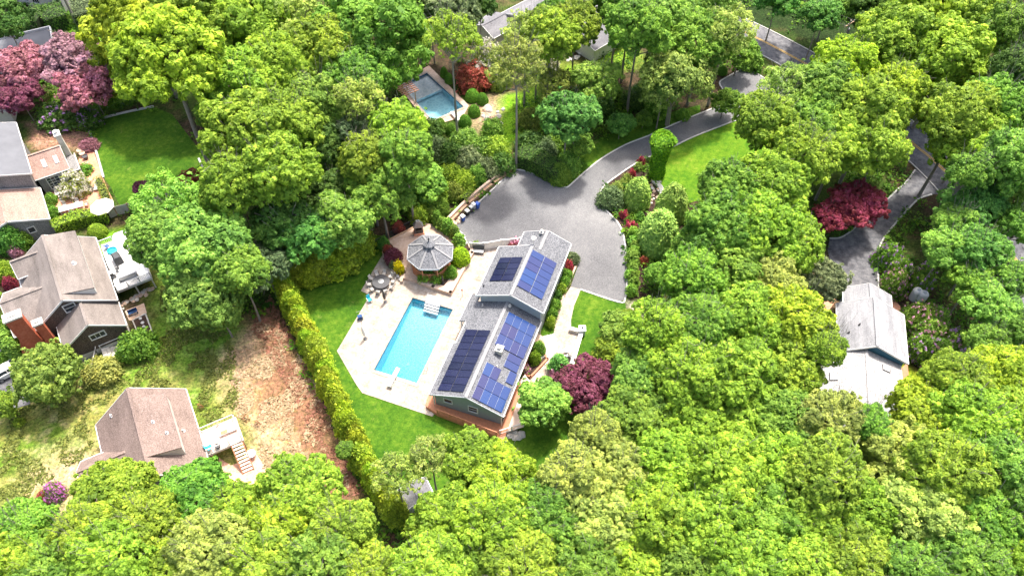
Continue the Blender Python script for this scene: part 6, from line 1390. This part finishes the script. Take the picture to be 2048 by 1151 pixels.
# clipped hedges as single plants
def hedge(px, wd, H, c, label, leaf=.13, dens=160, name='hedge', z=0):
    P = [Vector((*p[:2], 0)) for p in gp(px, z+H*.5)]; rs = np.random.RandomState(int(px[0][0])); V_, N_ = [], []
    for a, b in zip(P[:-1], P[1:]):
        d = (b-a); L = d.length; d.normalize(); n = Vector((-d.y, d.x, 0)); k = int(L*(wd+2*H)*dens/2)
        u = rs.uniform(-.3, L+.3, k); q = rs.uniform(-1, 1, k)*(wd/2+H); side = np.clip(np.abs(q)-wd/2, 0, None); s_ = np.sign(q)
        off = np.where(side > 0, s_*wd/2, q); zz_ = H-side; rn = rs.normal(size=(k, 3))*.07; rn[:, 2] += .1*np.sin(u*1.3+off)
        base = np.array([a.x, a.y, z])+np.outer(u, d)+np.outer(off, n)+np.outer(zz_, [0, 0, 1])+rn
        nn = np.where((side > 0)[:, None], np.outer(s_, n), np.array([0, 0, 1.])); V_.append(base); N_.append(unit(nn+rs.normal(size=(k, 3))*.45))
    pos = np.concatenate(V_); nr = np.concatenate(N_); c0 = P[len(P)//2]; pos -= np.array([c0.x, c0.y, z])
    V, F = leaf_quads(pos, nr, leaf, rs, 1.4); o = thing(name, label, 'hedge', (c0.x, c0.y, z)); put('foliage', np_mesh('foliage', V, F, LEAF, tint=rs.rand(len(pos))), o, color=jit(COL[c], .05))
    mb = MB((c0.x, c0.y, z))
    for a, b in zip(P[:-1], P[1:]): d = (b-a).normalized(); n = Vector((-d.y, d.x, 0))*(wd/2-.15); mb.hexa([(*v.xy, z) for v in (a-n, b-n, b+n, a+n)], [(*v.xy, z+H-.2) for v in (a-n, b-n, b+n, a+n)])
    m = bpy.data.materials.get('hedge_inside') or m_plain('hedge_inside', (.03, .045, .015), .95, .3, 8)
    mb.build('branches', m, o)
hedge([(1040, 310), (1070, 322), (1100, 338), (1122, 348)], 3.0, 2.6, 'D', 'large dark clipped hedge along the top edge of the parking area', .15)
S(1120, 346, 24, 3.0, 'G', 'big rounded green bush at the end of the dark hedge by the driveway', 'neat')
S(1136, 330, 22, 2.6, 'L', 'light green bush behind the rounded end of the parking-area hedge')
hedge([(112, 458), (150, 440), (190, 432), (216, 430)], 1.8, 2.0, 'Y', 'yellow-green hedge between the brick terrace and the taupe-roofed house', .15)
hedge([(197, 360), (206, 380), (214, 400)], 1.0, 1.1, 'B', 'clipped brownish-green hedge between the lounger and the square lawn', .12)
hedge([(928, 398), (942, 384)], .9, 1.0, 'Y', 'short bright clipped hedge above the timber wall', .12, z=.5)
hedge([(60, 38), (90, 40), (130, 28)], 5.5, 3.0, 'D', 'broad dark hedge across the top left behind the flat-roofed house', .2, 60)
hedge([(150, 30), (190, 22), (210, 18)], 5.5, 3.2, 'S', 'grey-green hedge right of the bare trunk at the top left', .2, 60)
# ivy column
x, y, _ = g(1312, 352); iv = thing('ivy_column', 'tall leaning stump wrapped in bright green ivy beside the upper driveway', 'tree', (x, y, 0))
rs = np.random.RandomState(5); n = 9000; h = rs.rand(n)*8.2; a = rs.rand(n)*6.283; rd = 1.05+.75*np.exp(-((h-7.0)/1.3)**2)+.15*np.sin(a*3+h*2); top = rs.rand(n) < .2; h = np.where(top, 8.0, h); rd = np.where(top, 1.55*np.sqrt(rs.rand(n)), rd); h = np.where(top, 8.35-.45*rd**2/1.6, h); rd *= np.where(~top & (h > 7.4), np.sqrt(np.clip(1-((h-7.4)/1.3)**2, 0.02, 1)), 1)
P_ = np.stack([rd*np.cos(a), rd*np.sin(a), h], 1)+rs.normal(size=(n, 3))*.1; V, F = leaf_quads(P_, unit(np.stack([np.cos(a), np.sin(a), np.where(h > 7.2, 1.2, .3)], 1)+rs.normal(size=(n, 3))*.35), .2, rs)
put('foliage', np_mesh('foliage', V, F, LEAF, tint=rs.rand(n)), iv, color=(.17, .38, .02)); n = 1500
mb = MB(); mb.tube([(0, 0, 0), (.1, 0, 4), (.1, 0, 7.6)], [.5, .4, .2], 8); mb.build('trunk', BARK, iv)
# gazebo beds
S(920, 511, 21, 2.2, (.30, .52, .02), 'big smooth lime-green bush right of the gazebo', 'neat', z=TZ, name='lime_bush')
S(848, 553, 11, 1.0, 'V', 'leafy green hosta, leftmost below the gazebo', 'small', z=TZ); S(873, 557, 10, 1.0, 'G', 'leafy green hosta, middle one below the gazebo', 'small', z=TZ)
S(901, 544, 11.5, 1.3, 'G', 'round green bush between the gazebo and the right retaining wall', 'dome', z=TZ); S(861, 551, 8, .9, 'V', 'low green bush between the two hostas below the gazebo', 'small', z=TZ); S(883, 548, 8, .9, 'Y', 'small yellowish shrub right of the hostas below the gazebo', 'small', z=TZ)
S(786, 512, 15, 1.5, 'plum', 'weeping purple shrub on the left edge of the gazebo terrace', z=TZ, name='purple_shrub'); S(776, 500, 8, 1.0, 'brick', 'orange-tinged shrub above the weeping purple one on the terrace', 'small', z=TZ)
S(799, 536, 8.5, 1.5, (.60, .50, .01), 'upright bright yellow shrub by the terrace steps', 'small', z=TZ, name='yellow_shrub'); S(785, 529, 7, .7, 'S', 'low silvery shrub beside the yellow one on the terrace', 'small', z=TZ)
S(768, 487, 10, 1.6, 'E', 'green bush at the fence corner left of the terrace'); S(797, 455, 10, 1.5, 'brick', 'red-brown shrub beyond the mesh fence'); S(815, 462, 0.1, .1, 'G', 'x') if False else None
# entry side
S(1118, 729, 16, 2.8, 'E', 'dark green conical evergreen left of the purple maple', 'cone', name='conical_evergreen'); S(1133, 742, 8, .9, 'brick', 'rust-red small shrub beside the conical evergreen', 'small')
S(1108, 752, 9, .9, 'rose', 'pinkish low shrub below the conical evergreen', 'posy', PINKF); S(1078, 697, 11, 1.8, 'L', 'pale green small tree at the top of the triangular planter', z=.4); S(1070, 716, 10, 1.6, 'Y', 'green small shrub in the middle of the triangular planter', z=.4)
S(1052, 739, 7, .6, 'G', 'low pink-flowered plant at the lower corner of the triangular planter', 'posy', PINKF, z=.4)
for (x, y, r, c, lb, k, fl) in ((1144, 517, 13, 'S', 'silvery green bush at the driveway end of the long planter', 'dome', None), (1138, 536, 8, 'brick', 'orange-red flowering plant second in the long planter', 'posy', REDF), (1134, 548, 10, 'V', 'green shrub third in the long planter', 'dome', None),
                              (1130, 563, 9, 'G', 'bright green shrub fourth in the long planter', 'dome', None), (1123, 577, 9, 'Y', 'pale yellow-green shrub fifth in the long planter', 'dome', None), (1114, 592, 8, 'D', 'dark low shrub sixth in the long planter', 'small', None),
                              (1109, 609, 11, 'G', 'green shrub seventh in the long planter', 'dome', None), (1104, 627, 10, 'V', 'green shrub eighth in the long planter', 'dome', None), (1102, 644, 8, 'Y', 'yellow-green shrub last in the long planter', 'small', None)):
    S(x, y, r, 1.1, c, lb, k, fl, z=.35)
S(1028, 488, 9, .9, 'brick', 'pink and orange flowers behind the garage corner', 'posy', PINKF); S(952, 490, 6, .8, 'Y', 'small yellow-green plant at the left end of the white fence', 'small')
# island
S(1222, 396, 23, 2.2, 'S', 'dense pale-tipped green bush at the tip of the planting island', 'dome'); S(1232, 378, 12, 1.6, 'O', 'cream-tipped bush above the pale-tipped one on the planting island')
for (x, y, r, c, lb, fl, k) in ((1283, 325, 6, 'red', 'crimson flowering shrub at the upper tip of the planting island', REDF, 'posy'), (1277, 334, 7, 'O', 'pale shrub below the crimson one on the planting island', None, 'small'), (1264, 349, 6, 'brick', 'orange-red shrub along the kerb of the planting island', REDF, 'posy'),
                                (1254, 357, 8, 'O', 'buff-coloured shrub along the kerb of the planting island', None, 'small'), (1246, 367, 8, 'B', 'brown-green shrub beside the buff one on the planting island', None, 'small'), (1247, 431, 7, 'red', 'crimson flowers, upper of two clumps in the mulch bed', REDF, 'posy'),
                                (1261, 453, 10, 'red', 'crimson flowers, larger lower clump in the mulch bed', REDF, 'posy'), (1258, 441, 7, 'G', 'green plant between the two crimson clumps', None, 'small'), (1279, 434, 8, 'E', 'dark green mound under the feathery pines', None, 'small'),
                                (1283, 498, 7, 'Y', 'yellow-green plant right of the dwarf row, upper', None, 'small'), (1287, 522, 7, 'brick', 'red-brown plant right of the dwarf row, lower', None, 'small'), (1288, 400, 8, 'Y', 'yellow shrub under the island pine', None, 'small')):
    S(x, y, r, .9, c, lb, k, fl)
# far pool garden
for i, (x, y, r, c, lb) in enumerate(((945, 190, 15, 'V', 'clipped green mound, uppermost right of the far pool'), (965, 197, 12, 'V', 'clipped green mound right of the uppermost one by the far pool'), (948, 221, 13, 'V', 'clipped green mound, middle one right of the far pool'), (930, 241, 13, 'V', 'clipped green mound, lowest right of the far pool'),
                              (880, 248, 12, 'V', 'clipped green mound below the far pool, left one'), (902, 258, 11, 'V', 'clipped green mound below the far pool, right one'), (888, 145, 8, 'V', 'small mound beside the far pool deck, upper'), (898, 157, 9, 'V', 'small mound beside the far pool deck, lower'))):
    S(x, y, r, 1.8, c, lb, 'neat')
S(947, 157, 30, 3.2, 'brick', 'spreading rust-red maple shrub above the far pool mounds', name='rust_maple'); S(975, 128, 34, 4.5, 'O', 'white-blossomed shrub above the rust-red one', 'white', WHITEF, name='dogwood_shrub'); S(1000, 160, 18, 3, 'O', 'pale yellow-green shrub right of the rust-red one'); S(1000, 138, 14, 3, 'brick', 'orange shrub beside the white-blossomed one')
S(1100, 130, 16, 2.5, 'O', 'white-pink blossoming shrub in the far garden', 'white', WHITEF); S(150, 370, 26, 2.4, 'O', 'cream-white flowering bush beside the entry steps on the brick terrace', 'white', WHITEF, name='flowering_bush')
S(130, 232, 34, 2.6, 'D', 'dark rhododendron with mauve flowers above the gravel strip', 'flower', MAUVE, name='rhododendron', sx=1.3, rz=0)
S(178, 240, 22, 2.2, 'D', 'smaller dark rhododendron right of the mauve-flowered one', 'flower', MAUVE, name='rhododendron'); S(40, 28, 12, 2, 'G', 'purple-flowered shrub between the dark conifer and the top left hedge', 'flower', PINKF, name='rhododendron')
S(178, 290, 16, 1.2, 'rose', 'dusky low shrub beside the white chimney'); S(85, 92, 9, 1.8, 'E', 'green bush beside the small flat-roofed house, upper'); S(95, 125, 9, 1.4, 'V', 'green bush beside the small flat-roofed house, lower')
S(170, 340, 12, 1.0, 'V', 'green plant beside the terrace pots', 'small'); S(100, 400, 12, 1.4, 'G', 'green shrub against the tan roof, upper'); S(104, 425, 12, 1.4, 'V', 'green shrub against the tan roof, lower')
S(193, 460, 17, 1.6, 'Y', 'oval variegated bush above the taupe roof', 'neat', sx=1.2, rz=0); S(22, 480, 22, 3.5, 'E', 'dark green tree-like shrub at the left edge above the dormers'); S(45, 480, 15, 2.2, 'G', 'green shrub right of the dark one above the dormers')
S(30, 503, 11, 1.5, 'pink', 'pink azalea above the dormers', 'flower', PINKF, name='azalea'); S(20, 567, 11, 1.6, 'red', 'scarlet azalea beside the left dormer', 'flower', REDF, name='azalea'); S(15, 545, 18, 2.4, 'Y', 'yellow-green shrub left of the dormers')
S(274, 692, 30, 2.6, 'V', 'bright green rounded bush below the raised vegetable bed', 'dome', sx=1.15, rz=.5); S(203, 742, 30, 2.2, (.42, .44, .10), 'yellow-tipped bush beside the garden steps', 'dome', sx=1.1, rz=0)
for i, (x, y) in enumerate(((10, 668), (20, 684), (31, 700))): S(x, y, 17, 3.6, 'G', f'tall clipped evergreen, {ORD[i]} from the top left of the brick chimney', 'cone')
S(8, 716, 12, 1.4, 'G', 'small round bush beside the white car'); S(38, 845, 9, .7, 'Y', 'low bright plant below the left-edge bush', 'small')
S(108, 985, 17, 1.8, 'G', 'magenta flowering azalea on the lower-left lawn', 'white', (.85, .30, .75), name='azalea'); S(92, 993, 14, 1.3, 'brick', 'orange-red azalea left of the magenta one', 'flower', REDF, name='azalea')
for i, (x, y, r) in enumerate(((492, 836, 9), (514, 845, 6), (528, 967, 12), (400, 812, 7))): S(x, y, r, .9, (.30, .13, .07), ['rusty dead shrub above the sun-bleached deck', 'small rusty dead shrub right of the larger one', 'rusty dead shrub on the corner of the red paver patio', 'brown weedy shrub beside the brown roof'][i], 'twiggy', name='dead_shrub')
# rhododendron bank by the white-roofed house
i = 0
for x, y, r, c, fl in ((1775, 515, 22, 'G', MAUVE), (1800, 545, 22, 'G', MAUVE), (1790, 570, 22, 'G', PINKF), (1840, 560, 22, 'G', MAUVE), (1835, 635, 28, 'G', PINKF), (1860, 670, 30, 'G', PINKF), (1870, 640, 22, 'L', PINKF), (1845, 700, 26, 'G', MAUVE), (1880, 715, 32, 'G', PINKF), (1905, 690, 28, 'G', MAUVE), (1880, 755, 24, 'G', PINKF), (1915, 735, 26, 'G', MAUVE)):
    S(x, y, r, 3.0, c, f'{CN[c]} rhododendron, {"mauve" if fl is MAUVE else "pink"} blossom, {ORD[i]} down the bank beside the white-roofed house', 'flower', fl, name='rhododendron', group='rhododendrons right of the white-roofed house'); i += 1
S(1680, 588, 9, 1.2, 'D', 'small dark bush at the corner of the white garage roof', 'neat'); S(1445, 140, 11, 1.4, 'V', 'ball-clipped bush in the bed beside the road turning', 'neat'); S(1517, 139, 7, 1.2, 'V', 'ball-clipped bush at the end of the turning area', 'neat')
for i, (x, y, r) in enumerate(((1540, 140, 9), (1552, 150, 9))): S(x, y, r, 1.4, 'V', ['clipped bush between the turning area and the road, left', 'clipped bush between the turning area and the road, right'][i], 'neat')
S(1365, 230, 12, 1.2, 'G', 'low green bush at the foot of the olive multi-stem tree'); S(1500, 120, 22, 2.5, 'L', 'spiky light green bush beside the road')
# woodland shrubs along the banks (filled by hand)
BK = [(870, 300, 26, 'S'), (905, 310, 26, 'D'), (940, 320, 28, 'S'), (930, 280, 24, 'L'), (960, 300, 26, 'G'), (990, 300, 26, 'Y'), (1005, 330, 22, 'D'), (975, 340, 22, 'S'), (900, 350, 22, 'Y'), (930, 365, 20, 'Y'), (880, 385, 22, 'Y'), (910, 385, 16, 'B'), (955, 352, 16, 'L'), (985, 260, 20, 'L'),
      (860, 410, 22, 'Y'), (880, 415, 16, 'G'), (830, 405, 24, 'G'), (840, 430, 18, 'Y'), (1060, 290, 26, 'D'), (1090, 300, 24, 'S'), (1110, 290, 20, 'G'), (1060, 240, 22, 'B'), (1200, 215, 26, 'D'), (1215, 180, 22, 'G'), (1290, 190, 26, 'D'), (1310, 215, 22, 'G'), (1270, 200, 20, 'D'), (1150, 200, 20, 'D'),
      (860, 260, 24, 'D'), (840, 300, 30, 'D'), (845, 335, 24, 'G')]
for i, (x, y, r, c) in enumerate(BK): S(x, y, r, 2.4, c, f'{CN[c]} woodland shrub between the far pool and driveway, {ORD2[sorted(BK).index((x, y, r, c))]} from the left', 'dome', group='woodland shrubs on the bank')

# ---- ground cover of the wood: low leafy undergrowth nobody could count
rs = np.random.RandomState(77); n = 42000
X0 = rs.uniform(-100, 105, n); Y0 = rs.uniform(22, 150, n)
ok = fnoise(X0, Y0, 6, 5) > .46
for poly in (DRIVE, DRIVE2, PATIO, LAWN, YARD, POOL2, [(182, 255), (250, 225), (345, 230), (432, 342), (420, 400), (240, 412)], [(1484, 237), (1344, 295), (1310, 310), (1330, 420), (1500, 380), (1560, 300), (1540, 215)],
             [(0, 210), (210, 290), (235, 440), (310, 560), (320, 720), (0, 820)], [(1131, 375), (1171, 343), (1297, 272), (1401, 227), (1400, 210), (1240, 260)], [(780, 130), (1040, 130), (1020, 300), (860, 260)], [(1640, 560), (1830, 570), (1840, 800), (1640, 800)], [(880, 440), (1150, 440), (1300, 600), (1250, 720), (1000, 900)], [(1040, 200), (1250, 90), (1200, 0), (960, 0), (980, 140)]):
    ok &= ~inside(wl(poly), X0, Y0)
ok &= dist_line([p[:2] for p in road], X0, Y0) > 5
X0 = X0[ok]; Y0 = Y0[ok]; m = len(X0); k = 9
P_ = np.repeat(np.stack([X0, Y0, rs.uniform(.1, .9, m)], 1), k, 0)+rs.normal(size=(m*k, 3))*np.array([.35, .35, .16]); P_[:, 2] = np.abs(P_[:, 2])
V, F = leaf_quads(P_, unit(rs.normal(size=(m*k, 3))*.5+np.array([0, 0, 1])), .26, rs)
tag(put('undergrowth', np_mesh('undergrowth', V, F, LEAF, tint=np.repeat(rs.rand(m), k)), color=(.10, .23, .015)), 'low leafy undergrowth spread over the woodland floor', 'undergrowth', kind='stuff')

# loose dead leaves and straw on the bare yard, and grass tufts on the rough lawns
def scatter(name, label, poly, n, seed, z, size, colr, up=2.0, thr=.0, sc_=3):
    rs = np.random.RandomState(seed); P = wl(poly); xs = [p[0] for p in P]; ys = [p[1] for p in P]
    X0 = rs.uniform(min(xs), max(xs), n); Y0 = rs.uniform(min(ys), max(ys), n)
    ok = inside(P, X0, Y0) & (fnoise(X0, Y0, sc_, seed) > thr); X0, Y0 = X0[ok], Y0[ok]; m = len(X0)
    p = np.stack([X0, Y0, z+rs.rand(m)*z], 1); V, F = leaf_quads(p, unit(rs.normal(size=(m, 3))+np.array([0, 0, up])), size, rs, 2.2)
    tag(put(name, np_mesh(name, V, F, NEEDLE, tint=rs.rand(m)), color=colr), label, name.replace('_', ' '), kind='stuff')
scatter('dead_leaves', 'loose brown dead leaves lying along the foot of the long hedge', [(540, 590), (600, 700), (640, 790), (690, 890), (720, 990), (660, 1000), (640, 900), (590, 800), (530, 700), (500, 650)], 26000, 31, .03, .2, (.30, .15, .085), 2.5, .42)
scatter('dry_straw', 'pale dry straw scattered over the bare yard beside the brown-roofed house', [(455, 720), (510, 640), (570, 660), (650, 800), (690, 900), (700, 1000), (520, 1000), (520, 860), (470, 830)], 20000, 32, .03, .2, (.46, .34, .20), 2.5, .5, 1.5)
scatter('rough_grass', 'uneven grass tufts in the rough lawn round the brown-roofed house', [(0, 830), (60, 810), (150, 770), (240, 745), (320, 700), (320, 570), (420, 600), (470, 700), (480, 830), (400, 850), (370, 775), (255, 780), (190, 850), (190, 930), (100, 1000), (0, 1000)], 60000, 33, .05, .15, (.20, .235, .05), .8, .52, 2.0)
